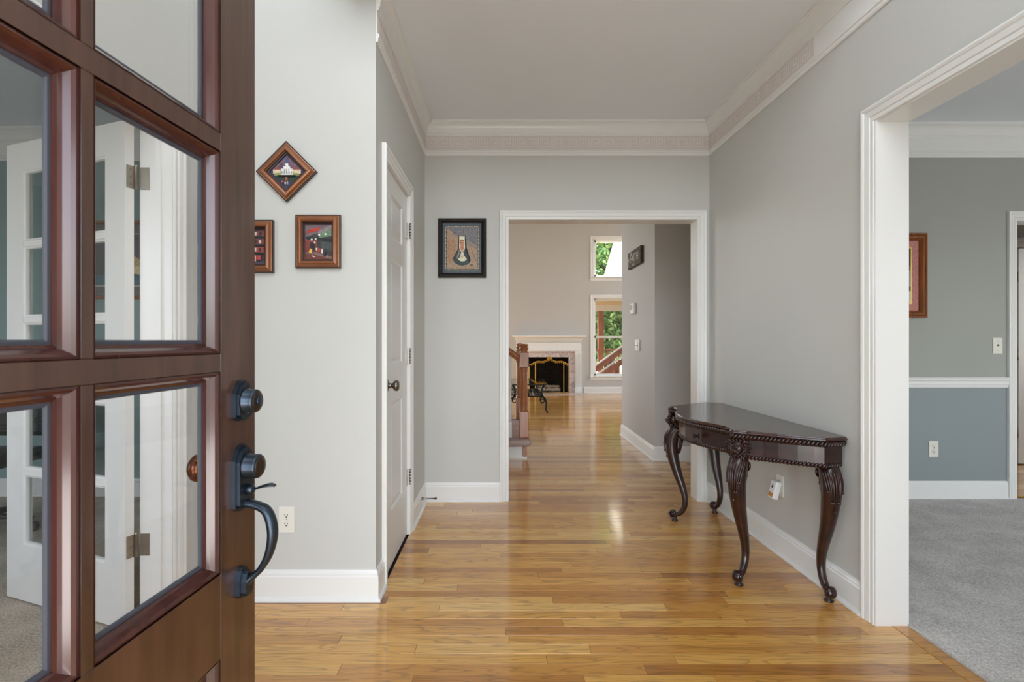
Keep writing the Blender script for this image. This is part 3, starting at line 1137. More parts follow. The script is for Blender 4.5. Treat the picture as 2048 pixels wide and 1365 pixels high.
# interior knob, seen through the glass
hs = dmb()
hs.lathe([(0.031, 0), (0.031, 0.004), (0.026, 0.007), (0.013, 0.010), (0.011, 0.017), (0.014, 0.020), (0.024, 0.026), (0.0275, 0.036), (0.0265, 0.044), (0.020, 0.051), (0.008, 0.054)],
         (0.0520, -TH, 0.915), (0, -1, 0), seg=28)
hs.build('interior_knob', M['copper_knob'], fd)

# ------------------------------------------------------------------ entry frame around the doorway (behind the camera)
mb = MB()
for xa, xb in ((-1.15, -1.08), (-0.64, -0.575), (0.52, 0.585), (1.13, 1.20)):
    mb.box(xa, xb, -0.14, -0.02, 0.0, 2.62)
mb.box(-1.15, 1.20, -0.14, -0.02, 2.06, 2.14)
mb.box(-1.15, 1.20, -0.14, -0.02, 2.56, 2.62)
mb.build('trim_21', M['trim_white'], None, 'structure')
mb = MB()
for x0, x1 in ((3.6, 5.6), (-4.6, -2.6)):
    mb.box(x0, x0 + 0.06, -0.14, -0.02, 0.6, 2.3)
    mb.box(x1 - 0.06, x1, -0.14, -0.02, 0.6, 2.3)
    mb.box((x0 + x1) / 2 - 0.03, (x0 + x1) / 2 + 0.03, -0.14, -0.02, 0.6, 2.3)
    mb.box(x0, x1, -0.14, -0.02, 0.6, 0.66)
    mb.box(x0, x1, -0.14, -0.02, 2.24, 2.3)
    mb.box(x0, x1, -0.10, -0.06, 1.42, 1.47)
mb.build('window_1', M['trim_white'], None, 'structure')


# ------------------------------------------------------------------ panelled interior doors
def panel_door(root, xf, width, height, panels, th=0.035, front=True, mat_=None):
    mm_ = MB()
    mm_.xf = xf
    mt_ = mat_ or M['door_white']
    us = sorted({0.0, width} | {p[0] for p in panels} | {p[1] for p in panels})
    zs = sorted({0.0, height} | {p[2] for p in panels} | {p[3] for p in panels})
    for i in range(len(us) - 1):
        for j in range(len(zs) - 1):
            u, z = (us[i] + us[i + 1]) / 2, (zs[j] + zs[j + 1]) / 2
            if any(p[0] < u < p[1] and p[2] < z < p[3] for p in panels):
                continue
            mm_.box(us[i], us[i + 1], -th, 0, zs[j], zs[j + 1])
    mm_.build('frame', mt_, root)
    for p in panels:
        q = MB()
        q.xf = xf
        q.sweep([(0, 0), (0.004, -0.001), (0.010, -0.008), (0.014, -0.010), (0.018, -0.010), (0.036, -0.0045), (0.036, -0.012), (0, -0.012)],
                [(p[0], 0, p[2]), (p[1], 0, p[2]), (p[1], 0, p[3]), (p[0], 0, p[3])], (0, 1, 0), closed=True)
        q.box(p[0] + 0.034, p[1] - 0.034, -0.015, -0.0045, p[2] + 0.034, p[3] - 0.034)
        q.box(p[0], p[1], -th + 0.01, -0.012, p[2], p[3])
        q.build('panel', mt_, root)


cd = thing('door_2', (LX(2.48), 2.48, 0.006), 'white three panel closet door with pewter knob in the left hall wall', None, None, 'structure')
CXF = Matrix(((0, 1, 0, LX(2.78) - 0.006), (1, 0, 0, 2.4805), (0, 0, 1, 0.008), (0, 0, 0, 1)))
panel_door(cd, CXF, 0.589, 2.017, [(0.14, 0.449, 1.695, 1.915), (0.14, 0.449, 1.03, 1.585), (0.14, 0.449, 0.275, 0.835)])
kx = LX(2.54) - 0.006
mb = MB()
mb.lathe([(0.032, 0), (0.032, 0.004), (0.027, 0.008), (0.014, 0.011), (0.011, 0.026), (0.013, 0.030), (0.024, 0.037), (0.028, 0.046), (0.027, 0.054), (0.021, 0.060), (0.008, 0.062)],
         (kx, 2.535, 0.940), (1, 0, 0), seg=24)
mb.build('knob', M['pewter'], cd)
for z in (1.82, 1.07, 0.345):
    mb = MB()
    mb.box(LX(3.07) - 0.007, LX(3.07) + 0.0015, 3.040, 3.071, z - 0.044, z + 0.044)
    mb.box(LX(3.07) + 0.002, LX(3.07) + 0.014, 3.0725, 3.080, z - 0.044, z + 0.044)
    for k in range(5):
        mb.lathe([(0.0055, 0), (0.0055, 0.0168)], (LX(3.07) + 0.012, 3.071, z - 0.044 + 0.0178 * k), (0, 0, 1), seg=10)
    mb.lathe([(0.0065, 0), (0.0045, 0.004)], (LX(3.07) + 0.012, 3.071, z + 0.0455), (0, 0, 1), seg=10)
    mb.build('hinge', M['steel'], cd)

# spring door stop on the baseboard
ds = thing('door_stop', (LX(3.49) + 0.015, 3.49, 0.087), 'thin metal door stop with white tip on the left baseboard', 'door stop')
mb = MB()
x0 = LX(3.49) + 0.0152
mb.lathe([(0.011, 0), (0.011, 0.004), (0.007, 0.010), (0.0045, 0.018), (0.0042, 0.088)], (x0, 3.49, 0.087), (1, 0, 0), seg=14)
mb.build('rod', M['pewter'], ds)
mb = MB()
mb.lathe([(0.007, 0), (0.0075, 0.010), (0.006, 0.013)], (x0 + 0.088, 3.49, 0.087), (1, 0, 0), seg=14)
mb.build('tip', M['slot_dark'], ds)

# ------------------------------------------------------------------ french door into the study
fr = thing('door_3', (-1.467, 2.02, 0.02), 'white french door leaf with five glass lights standing open into the study', None, None, 'structure')
hA, hB = Vector((-1.494, 2.030, 0)), Vector((-2.225, 2.300, 0))
fe = (hB - hA).normalized()
fn_ = Vector((fe.y, -fe.x, 0))
if fn_.y > 0:
    fn_ = -fn_
FXF = Matrix(((fe.x, fn_.x, 0, hA.x), (fe.y, fn_.y, 0, hA.y), (0, 0, 1, 0.016), (0, 0, 0, 1)))


def fmb():
    q = MB()
    q.xf = FXF
    return q


FW, FH = 0.778, 2.022
fmb().box(0, 0.118, -0.035, 0, 0, FH).build('hinge_stile', M['trim_white'], fr)
fmb().box(FW - 0.118, FW, -0.035, 0, 0, FH).build('lock_stile', M['trim_white'], fr)
fmb().box(0.118, FW - 0.118, -0.035, 0, FH - 0.125, FH).build('top_rail', M['trim_white'], fr)
fmb().box(0.118, FW - 0.118, -0.035, 0, 0, 0.245).build('bottom_rail', M['trim_white'], fr)
FP = [(0, 0), (0.004, -0.004), (0.010, -0.006), (0.012, -0.014), (0.012, -0.020), (0, -0.020)]
zz = [0.245 + (FH - 0.125 - 0.245 + 0.024) / 5 * k for k in range(6)]
for k in range(5):
    z0, z1 = zz[k], zz[k + 1] - 0.024
    if k < 4:
        fmb().box(0.118, FW - 0.118, -0.034, -0.002, z1, z1 + 0.024).build('muntin', M['trim_white'], fr)
    q = fmb()
    q.sweep(FP, [(0.118, 0, z0), (FW - 0.118, 0, z0), (FW - 0.118, 0, z1), (0.118, 0, z1)], (0, 1, 0), closed=True)
    q.build('pane_moulding', M['trim_white'], fr)
    fmb().box(0.124, FW - 0.124, -0.020, -0.016, z0 + 0.006, z1 - 0.006).build('pane', M['glass'], fr)
for z in (1.82, 0.338):
    hg = fmb()
    hg.rbox(-0.0028, 0.0, -0.0345, -0.004, z - 0.062, z + 0.028, 0.0006)
    hg.lathe([(0.0055, 0), (0.0055, 0.092), (0.007, 0.094), (0.004, 0.100)], (-0.008, -0.038, z - 0.064), (0, 0, 1), seg=10)
    hg.xf = None
    hg.rbox(-1.463, -1.426, 2.0712, 2.0742, z - 0.046, z + 0.044, 0.0006)
    hgo = hg.build('hinge', M['nickel'], fr)
    for dz in (-0.048, -0.018, 0.012):
        sc = fmb()
        sc.lathe([(0.004, 0), (0.003, 0.001)], (-0.0028, -0.020, z + dz), (-1, 0, 0), seg=10)
        sc.build('screw', M['antique_brass'], hgo)
for sgn in (1, -1):
    kb = fmb()
    kb.lathe([(0.030, 0), (0.028, 0.006), (0.012, 0.010), (0.011, 0.028), (0.024, 0.038), (0.027, 0.050), (0.020, 0.060), (0.006, 0.062)],
             (FW - 0.06, 0 if sgn > 0 else -0.035, 0.90), (0, sgn, 0), seg=20)
    kb.build('knob', M['nickel'], fr)

# ------------------------------------------------------------------ framed pictures
FRAME_A = [(0, 0), (0, 0.010), (0.004, 0.018), (0.014, 0.026), (0.022, 0.024), (0.026, 0.018), (0.029, 0.022), (0.034, 0.020), (0.036, 0.0), ]


def picture_frame(root, xf, w_, h_, prof, m_, lip=None):
    q = MB()
    q.xf = xf
    q.sweep(prof, [(-w_ / 2, 0, -h_ / 2), (w_ / 2, 0, -h_ / 2), (w_ / 2, 0, h_ / 2), (-w_ / 2, 0, h_ / 2)], (0, 1, 0), closed=True)
    q.build('frame', m_, root)


def pxf(x, y, z, roll=0.0):
    # local x right, local y out of the wall (towards -Y), z up
    R = Matrix.Rotation(roll, 4, 'Y')
    Mx = Matrix(((1, 0, 0, x), (0, -1, 0, y), (0, 0, 1, z), (0, 0, 0, 1)))
    return Mx @ R


def patch(root, xf, polys, d, name='painting'):
    # polys: (colour, [(x, z)...]) laid on each other as thin paint
    for i, (c, poly) in enumerate(polys):
        q = MB()
        q.xf = xf
        q.prism(poly, 0.001, d + 0.0003 * i)
        q.build(name if i == 0 else 'brush_patch', paint(c), root)


def rect(x0, x1, z0, z1):
    return [(x0, z0), (x1, z0), (x1, z1), (x0, z1)]


FR3 = [(0, 0.002), (0, 0.012), (0.003, 0.016), (0.006, 0.017), (0.009, 0.020), (0.014, 0.027), (0.020, 0.030), (0.026, 0.028), (0.030, 0.021), (0.030, 0.0021)]
LIP = [(0.030, 0.002), (0.030, 0.021), (0.034, 0.019), (0.036, 0.014), (0.040, 0.012), (0.040, 0.002)]
YW = YF - 0.0005


def copper_picture(x, z, w_, h_, roll, label, art):
    root = thing('picture', (x, YW, z), label, 'picture', 'small copper-framed pictures on the foyer wall')
    xf = pxf(x, YW, z, roll)
    q = MB()
    q.xf = xf
    e = 0.004
    q.sweep([(-0.004, 0.0), (-0.004, 0.016), (0.002, 0.016), (0.002, 0.0)], [(-w_ / 2 + e, 0, -h_ / 2 + e), (w_ / 2 - e, 0, -h_ / 2 + e), (w_ / 2 - e, 0, h_ / 2 - e), (-w_ / 2 + e, 0, h_ / 2 - e)], (0, 1, 0), closed=True)
    q.build('frame_edge', M['frame_dark'], root, None, 'dark brown outer edge')
    picture_frame(root, xf, w_ - 0.004, h_ - 0.004, FR3, M['frame_copper'])
    q = MB()
    q.xf = xf
    q.sweep(LIP, [(-w_ / 2, 0, -h_ / 2), (w_ / 2, 0, -h_ / 2), (w_ / 2, 0, h_ / 2), (-w_ / 2, 0, h_ / 2)], (0, 1, 0), closed=True)
    q.build('frame_liner', M['frame_dark'], root, None, 'dark inner liner')
    patch(root, xf, art, 0.006)
    return root


# diamond: a pale church with spires at dusk (drawn in the diamond's own upright axes, then clipped by the frame)
def diamond_art():
    h = 0.080
    c45 = math.cos(PI / 4)

    def T(poly):
        # picture plane is rolled 45 degrees: undo it so that the drawing stands upright
        return [((x_ * c45 - z_ * c45), (x_ * c45 + z_ * c45)) for x_, z_ in poly]
    out = [((64, 60, 86), T([(0, -h), (h, 0), (0, h), (-h, 0)]))]
    out.append(((120, 92, 104), T([(-0.068, 0.008), (0, 0.074), (0.068, 0.008)])))
    out.append(((70, 84, 116), T([(-0.010, 0.030), (-0.006, 0.064), (0.006, 0.064), (0.012, 0.030)])))
    out.append(((86, 70, 88), T([(-0.055, 0.010), (-0.020, 0.042), (-0.012, 0.024), (-0.03, 0.008)])))
    out.append(((44, 62, 50), T([(-0.066, -0.006), (0.066, -0.006), (0.03, -0.042), (-0.03, -0.042)])))
    for sx in (-1, 1):
        out.append(((214, 196, 168), T(rect(min(sx * 0.028, sx * 0.062), max(sx * 0.028, sx * 0.062), -0.008, 0.010))))
        out.append(((146, 74, 70), T([(sx * 0.026, 0.010), (sx * 0.064, 0.010), (sx * 0.045, 0.024)])))
        out.append(((150, 150, 80), T([(sx * 0.022, -0.016), (sx * 0.058, -0.016), (sx * 0.05, -0.006), (sx * 0.03, -0.004)])))
    out.append(((226, 222, 216), T(rect(-0.026, 0.026, -0.014, 0.014))))
    out.append(((236, 234, 228), T(rect(-0.015, 0.015, 0.014, 0.024))))
    out.append(((236, 234, 228), T([(-0.007, 0.024), (0.007, 0.024), (0.006, 0.038), (-0.006, 0.038)])))
    for k in range(5):
        xk = -0.021 + k * 0.0105
        out.append(((112, 124, 132), T(rect(xk - 0.0016, xk + 0.0016, -0.008, 0.002))))
    for k in range(3):
        xk = -0.010 + k * 0.010
        out.append(((112, 124, 132), T(rect(xk - 0.0014, xk + 0.0014, 0.004, 0.010))))
    out.append(((30, 38, 40), T(rect(-0.040, 0.040, -0.022, -0.015))))
    out.append(((150, 92, 74), T([(-0.006, -0.040), (0.006, -0.040), (0.004, -0.024), (-0.004, -0.024)])))
    out.append(((220, 206, 206), T(rect(-0.008, -0.002, -0.056, -0.046))))
    out.append(((170, 76, 88), T(rect(-0.022, -0.014, -0.048, -0.040))))
    out.append(((200, 196, 210), T(rect(0.003, 0.006, -0.056, -0.044))))
    return out


def street_art(hw, hh):
    R_ = rect
    out = [((116, 98, 104), R_(-hw, hw, -hh, hh))]
    out.append(((60, 54, 58), [(hw, 0.065), (hw, -hh), (-hw * 0.2, -hh * 0.2), (-hw * 0.9, 0.02)]))
    out.append(((136, 128, 124), [(hw, hh), (hw, 0.058), (-0.005, 0.030), (0.0, 0.045)]))
    out.append(((104, 134, 104), [(hw, 0.055), (hw, 0.026), (0.004, 0.018), (0.004, 0.036)]))
    out.append(((186, 56, 44), [(-hw * 0.85, 0.038), (-hw * 0.8, 0.052), (0.003, 0.066), (0.0, 0.050)]))
    out.append(((32, 40, 42), [(-hw * 0.9, 0.012), (-hw * 0.9, 0.022), (hw, 0.012), (hw, 0.000)]))
    out.append(((126, 60, 54), R_(-hw, -0.006, -0.045, 0.008)))
    out.append(((40, 36, 40), R_(-hw * 0.6, -hw * 0.25, -0.040, -0.002)))
    out.append(((70, 78, 76), [(0.010, 0.002), (hw, -0.006), (hw, -0.04), (0.014, -0.03)]))
    out.append(((132, 104, 92), [(-hw * 0.5, -0.044), (hw, -0.066), (hw, -0.078), (-hw * 0.1, -0.060)]))
    out.append(((112, 54, 46), [(-hw, -hh), (hw, -hh), (hw, -0.078), (-hw * 0.2, -0.060), (-hw, -0.052)]))
    for x_, z_, c in ((-0.030, 0.010, (236, 230, 214)), (-0.012, 0.012, (236, 230, 214)), (0.004, 0.030, (230, 232, 220)), (0.032, 0.034, (230, 232, 220)), (-0.016, -0.004, (240, 234, 220))):
        out.append((c, R_(x_ - 0.0035, x_ + 0.0035, z_ - 0.004, z_ + 0.004)))
    out.append(((216, 176, 66), [(-0.042, -0.044), (-0.034, -0.030), (-0.026, -0.036), (-0.030, -0.052), (-0.040, -0.052)]))
    out.append(((226, 222, 214), R_(0.014, 0.020, -0.052, -0.032)))
    out.append(((160, 70, 56), R_(-0.002, 0.010, -0.046, -0.030)))
    out.append(((232, 226, 220), R_(-0.010, -0.006, -0.040, -0.028)))
    out.append(((36, 44, 54), R_(0.024, 0.034, -0.064, -0.044)))
    out.append(((226, 206, 190), [(-0.030, -0.066), (-0.014, -0.070), (-0.012, -0.066), (-0.028, -0.062)]))
    return out


def balcony_art(hw, hh):
    R_ = rect
    out = [((54, 50, 56), R_(-hw, hw, -hh, hh))]
    for j in range(3):
        z_ = 0.050 - j * 0.036
        out.append(((116, 60, 56) if j < 2 else (150, 64, 58), R_(-hw, hw * 0.9, z_ - 0.004, z_ + 0.020)))
        for k in range(5):
            x_ = -hw + 0.008 + k * 0.021
            out.append(((206, 190, 176) if (k + j) % 2 else (44, 40, 46), R_(x_, x_ + 0.010, z_, z_ + 0.016)))
        out.append(((28, 30, 36), R_(-hw, hw * 0.95, z_ - 0.011, z_ - 0.004)))
    out.append(((222, 212, 208), R_(-0.004, 0.004, -0.070, -0.036)))
    out.append(((222, 150, 150), R_(0.010, 0.020, -0.066, -0.040)))
    out.append(((164, 62, 54), R_(0.022, 0.042, -0.060, -0.040)))
    out.append(((64, 60, 76), R_(-hw, hw, -hh, -0.068)))
    return out


copper_picture(-0.960, 1.917, 0.192, 0.192, PI / 4, 'diamond-hung copper-framed picture of a pale church', diamond_art())
copper_picture(-0.819, 1.6045, 0.200, 0.238, math.radians(0.0), 'copper-framed upright street picture lower right of the diamond picture', street_art(0.062, 0.081))
copper_picture(-1.116, 1.5825, 0.196, 0.236, math.radians(0.0), 'copper-framed balcony picture half hidden behind the open front door', balcony_art(0.060, 0.080))

# ornate black frame on the back wall
bx, bz = -0.2865, 1.833
bp_ = thing('picture', (bx, YB, bz), 'black ornate framed portrait in robes with blue-gray mat beside the cased opening', 'picture')
bxf = pxf(bx, YB - 0.0005, bz)
picture_frame(bp_, bxf, 0.346, 0.427, [(0, 0), (0, 0.018), (0.004, 0.026), (0.014, 0.030), (0.022, 0.026), (0.026, 0.018), (0.034, 0.014), (0.034, 0.0)], M['frame_black'])
q = MB()
q.xf = bxf
for k in range(26):
    x_ = -0.155 + 0.31 * k / 25
    for z_ in (-0.2, 0.2):
        q.ell((x_, 0.029, z_), 0.0042, 0.004, 0.005, u=6, v=4)
for k in range(32):
    z_ = -0.19 + 0.38 * k / 31
    for x_ in (-0.160, 0.160):
        q.ell((x_, 0.029, z_), 0.005, 0.004, 0.0042, u=6, v=4)
q.build('bead_carving', M['frame_bead'], bp_)
q = MB()
q.xf = bxf
q.box(-0.142, 0.142, 0.001, 0.008, -0.182, 0.182)
q.build('mat_board', paint((84, 97, 106)), bp_)
q = MB()
q.xf = bxf
q.box(-0.121, 0.121, 0.002, 0.009, -0.160, 0.160)
q.build('border_ground', paint((66, 52, 42)), bp_)
q = MB()
q.xf = bxf
for k in range(22):
    x_ = -0.117 + 0.234 * (k + 0.5) / 22
    for z_ in (-0.156, 0.156):
        q.prism([(x_ - 0.0045, z_ - 0.0035), (x_ + 0.0045, z_ - 0.0035), (x_, z_ + 0.004)], 0.008, 0.0098)
for k in range(29):
    z_ = -0.152 + 0.304 * (k + 0.5) / 29
    for x_ in (-0.117, 0.117):
        q.prism([(x_ - 0.0035, z_ - 0.0045), (x_ + 0.004, z_), (x_ - 0.0035, z_ + 0.0045)], 0.008, 0.0098)
q.build('border_points', paint((232, 220, 192)), bp_)
robe = [(-0.026, 0.090), (-0.028, 0.02), (-0.034, -0.02), (-0.066, -0.082), (-0.058, -0.104), (-0.030, -0.122), (0.004, -0.128), (0.038, -0.120), (0.052, -0.108), (0.056, -0.082), (0.034, -0.005), (0.030, 0.05), (0.022, 0.090)]
patch(bp_, bxf, [
    ((176, 150, 126), rect(-0.109, 0.109, -0.150, 0.150)),
    ((128, 126, 132), [(-0.109, 0.150), (0.109, 0.150), (0.109, -0.01), (0.04, 0.03), (0.0, 0.08), (-0.06, 0.10)]),
    ((176, 138, 108), [(-0.104, 0.06), (-0.05, 0.06), (-0.04, -0.10), (-0.104, -0.10)]),
    ((150, 140, 132), [(0.03, 0.02), (0.109, 0.00), (0.109, 0.04), (0.03, 0.06)]),
    ((58, 74, 76), robe),
    ((30, 34, 36), [(-0.026, 0.090), (-0.032, -0.01), (-0.070, -0.084), (-0.060, -0.078), (-0.026, -0.01), (-0.020, 0.088)]),
    ((24, 28, 30), [(0.022, 0.090), (0.034, 0.0), (0.062, -0.09), (0.050, -0.110), (0.044, -0.07), (0.020, 0.0), (0.017, 0.088)]),
    ((146, 146, 140), [(-0.022, -0.01), (-0.040, -0.074), (-0.030, -0.080), (-0.016, -0.03)]),
    ((236, 226, 198), [(-0.021, 0.084), (0.019, 0.084), (0.021, 0.00), (0.014, -0.022), (0.0, -0.030), (-0.014, -0.022), (-0.021, 0.00)]),
    ((236, 226, 200), [(-0.008, -0.030), (0.010, -0.030), (0.014, -0.056), (0.034, -0.080), (0.020, -0.094), (0.002, -0.098), (-0.014, -0.094), (-0.028, -0.082), (-0.012, -0.058)]),
    ((214, 158, 118), [(-0.016, 0.058), (0.014, 0.060), (0.015, 0.00), (0.008, -0.018), (0.0, -0.022), (-0.009, -0.018), (-0.016, 0.00)]),
    ((96, 70, 56), rect(-0.017, 0.015, 0.054, 0.060)),
    ((86, 62, 52), rect(-0.013, -0.004, 0.036, 0.040)),
    ((86, 62, 52), rect(0.005, 0.013, 0.036, 0.040)),
    ((180, 110, 84), [(-0.002, 0.034), (0.002, 0.034), (0.004, 0.010), (-0.004, 0.010)]),
    ((160, 72, 62), rect(-0.006, 0.006, -0.002, 0.003)),
    ((196, 176, 130), rect(-0.012, 0.014, -0.076, -0.072)),
    ((196, 176, 130), rect(-0.010, 0.012, -0.068, -0.065)),
    ((110, 96, 88), [(0.070, -0.02), (0.074, -0.022), (0.104, -0.092), (0.100, -0.094)]),
    ((120, 104, 96), [(-0.052, 0.136), (-0.048, 0.136), (-0.058, 0.108), (-0.062, 0.108)]),
    ((120, 104, 96), [(0.010, 0.136), (0.013, 0.136), (0.010, 0.106), (0.006, 0.106)]),
    ((104, 90, 84), [(0.060, 0.050), (0.104, 0.028), (0.104, 0.032), (0.062, 0.054)]),
    ((90, 64, 44), [(0.058, -0.130), (0.064, -0.118), (0.074, -0.118), (0.078, -0.130), (0.074, -0.130), (0.071, -0.122), (0.066, -0.122), (0.062, -0.132)]),
], 0.0105)

# dining-room picture, mostly hidden behind the jamb
dx_, dz_ = 2.845, 1.638
dp = thing('picture', (dx_, YD, dz_), 'walnut-framed print with dusty pink mat on the dining room wall', 'picture')
dxf = pxf(dx_, YD - 0.0005, dz_)
picture_frame(dp, dxf, 0.51, 0.622, [(0, 0), (0, 0.022), (0.006, 0.030), (0.014, 0.030), (0.018, 0.024), (0.030, 0.034), (0.040, 0.030), (0.048, 0.020), (0.052, 0.022), (0.056, 0.012), (0.056, 0)], M['frame_walnut'])
q = MB()
q.xf = dxf
q.box(-0.202, 0.202, 0.001, 0.010, -0.258, 0.258)
q.build('mat_board', paint((188, 124, 116)), dp)
q = MB()
q.xf = dxf
q.box(-0.148, 0.148, 0.002, 0.0115, -0.207, 0.207)
q.build('mat_fillet', M['gold_leaf'], dp)
patch(dp, dxf, [(c_, [(a_ * 1.18, b_ * 1.14) for a_, b_ in p_]) for c_, p_ in [
    ((96, 92, 86), rect(-0.118, 0.118, -0.174, 0.174)),
    ((186, 190, 178), rect(-0.118, 0.118, -0.174, -0.09)),
    ((52, 50, 46), rect(0.02, 0.118, 0.06, 0.174)),
    ((78, 96, 76), [(-0.118, -0.06), (0.118, -0.10), (0.118, -0.04), (0.0, 0.0), (-0.118, 0.02)]),
    ((150, 150, 152), [(0.05, -0.05), (0.118, -0.07), (0.118, 0.03), (0.06, 0.05)]),
    ((70, 62, 58), rect(-0.10, -0.02, 0.02, 0.12)),
]], 0.0125)

# study picture, seen through both doors
sx_, sz_ = -2.98, 1.765
sp = thing('picture', (sx_, 3.82, sz_), 'wide landscape print in a honey wood frame on the study wall', 'picture')
sxf = pxf(sx_, 3.82 - 0.0005, sz_)
picture_frame(sp, sxf, 0.78, 0.585, [(0, 0), (0, 0.018), (0.010, 0.026), (0.020, 0.024), (0.028, 0.016), (0.028, 0)], M['frame_walnut'])
q = MB()
q.xf = sxf
q.box(-0.366, 0.366, 0.001, 0.008, -0.268, 0.268)
q.build('mat_board', paint((104, 98, 98)), sp)
q = MB()
q.xf = sxf
q.box(-0.296, 0.296, 0.002, 0.009, -0.196, 0.196)
q.build('mat_fillet', paint((206, 202, 186)), sp)
patch(sp, sxf, [
    ((92, 84, 92), rect(-0.29, 0.29, -0.19, 0.19)),
    ((74, 106, 120), rect(-0.29, 0.29, -0.19, -0.11)),
    ((190, 164, 112), [(0.10, -0.06), (0.29, -0.06), (0.29, 0.00), (0.20, 0.06), (0.13, 0.03)]),
    ((214, 196, 150), [(0.14, -0.09), (0.29, -0.11), (0.29, -0.05), (0.16, -0.05)]),
    ((178, 170, 160), [(-0.20, -0.10), (-0.06, -0.10), (-0.08, 0.06), (-0.14, 0.14), (-0.19, 0.06)]),
    ((226, 182, 86), [(-0.15, 0.08), (-0.10, 0.08), (-0.11, 0.13), (-0.14, 0.13)]),
    ((70, 82, 74), [(0.0, -0.11), (0.12, -0.11), (0.08, 0.02), (0.02, 0.05)]),
], 0.0105)


# ------------------------------------------------------------------ outlets, switches, thermostat
def wall_plate(name, xf, label, cat, kind, parent_group=None):
    o = xf @ Vector((0, 0, 0))
    root = thing(name, o, label, cat, parent_group)

    def Q():
        q = MB()
        q.xf = xf
        return q
    Q().rbox(-0.0355, 0.0355, 0, 0.0055, -0.058, 0.058, 0.002).build('plate', M['plate_ivory'], root)
    if kind == 'outlet':
        for dz in (-0.0195, 0.0195):
            q = Q()
            pts = []
            for k in range(20):
                th = 2 * PI * k / 20
                pts.append((0.0165 * math.cos(th), dz + max(-0.0135, min(0.0135, 0.0165 * math.sin(th)))))
            q.prism(pts, 0.005, 0.0075)
            r_ = q.build('receptacle', M['plate_ivory'], root)
            q = Q()
            q.box(-0.0075, -0.0050, 0.0066, 0.0080, dz - 0.001, dz + 0.008)
            q.box(0.0050, 0.0072, 0.0066, 0.0080, dz + 0.0, dz + 0.0075)
            q.lathe([(0.003, 0), (0.003, 0.0014)], (0, 0.0066, dz - 0.0065), (0, 1, 0), seg=10)
            q.build('slots', M['slot_dark'], r_)
        q = Q()
        q.lathe([(0.003, 0), (0.0025, 0.0012)], (0, 0.005, 0), (0, 1, 0), seg=10)
        q.build('screw', M['nickel'], root)
    elif kind == 'jack':
        q = Q()
        q.lathe([(0.0075, 0), (0.0075, 0.002), (0.005, 0.004), (0.004, 0.010)], (0, 0.005, 0.004), (0, 1, 0), seg=14)
        q.build('socket', M['antique_brass'], root)
        for dz in (-0.036, 0.030):
            q = Q()
            q.lathe([(0.0026, 0), (0.002, 0.0012)], (0, 0.005, dz), (0, 1, 0), seg=10)
            q.build('screw', M['nickel'], root)
    elif kind == 'dimmer':
        Q().rbox(-0.016, 0.016, 0.004, 0.009, 0.004, 0.046, 0.001).build('rocker', M['plastic_white'], root)
        Q().rbox(-0.016, 0.016, 0.004, 0.009, -0.046, -0.004, 0.001).build('rocker', M['plastic_white'], root)
        Q().box(-0.030, 0.026, 0.004, 0.0085, -0.003, 0.003).build('slide_slot', M['antique_brass'], root)
    return root


wall_plate('outlet', pxf(-0.963, YF, 0.361), 'ivory duplex outlet low on the foyer wall beside the closet corner', 'outlet', 'outlet')
wall_plate('outlet', pxf((1866.5 - 1003.6) / F * YD, YD, H - (899 - 683) / F * YD), 'ivory duplex outlet under the dining room chair rail', 'outlet', 'outlet')
wall_plate('wall_jack', pxf((1994.5 - 1003.6) / F * YD, YD, H - (692.5 - 683) / F * YD), 'ivory wall plate with one round jack above the dining chair rail', 'wall plate', 'jack')


def rxf(x, y, z, n):
    # plate on a wall facing -X: local x runs towards the viewer's right, local y out of the wall
    n = Vector(n).normalized()
    rgt = Vector((n.y, -n.x, 0)) * 1
    if rgt.y > 0:
        rgt = -rgt
    return Matrix(((rgt.x, n.x, 0, x), (rgt.y, n.y, 0, y), (0, 0, 1, z), (0, 0, 0, 1)))


oy = 2.79
ox = wall_plate('outlet', rxf(RX(oy), oy, 0.375, nR), 'ivory outlet on the right wall under the console table', 'outlet', 'outlet')
pr = thing('plug_in_freshener', (RX(oy) - 0.03, oy, 0.345), 'white plug-in device with orange stripe in the outlet under the console table', 'plug-in device')
PX = rxf(RX(oy), oy, 0.345, nR) @ Matrix.Rotation(math.radians(14), 4, 'X')


def pq():
    q = MB()
    q.xf = PX
    return q


pq().rbox(-0.028, 0.028, 0.016, 0.045, -0.052, 0.048, 0.006).build('body', M['plastic_white'], pr)
pq().rbox(-0.024, 0.024, 0.044, 0.049, -0.047, 0.043, 0.002).build('face', M['plastic_white'], pr)
pq().box(-0.020, 0.020, 0.0485, 0.0496, -0.042, -0.020).build('orange_label', M['orange_label'], pr)
q = pq()
q.prism([(-0.007, 0.006), (0.007, 0.006), (0.005, 0.010), (0.007, 0.014), (0.003, 0.017), (0.003, 0.024), (-0.002, 0.026), (-0.004, 0.020), (-0.007, 0.014)], 0.0485, 0.0496)
q.build('printed_emblem', M['slot_dark'], pr)
# wall at the passage: sign, thermostat, dimmer (facing -X)
XPW = 1.4862


def on_passage(px, py):
    Y = 1.487 * F / (px - 1003.6)
    return Y, H - (py - 683) * Y / F


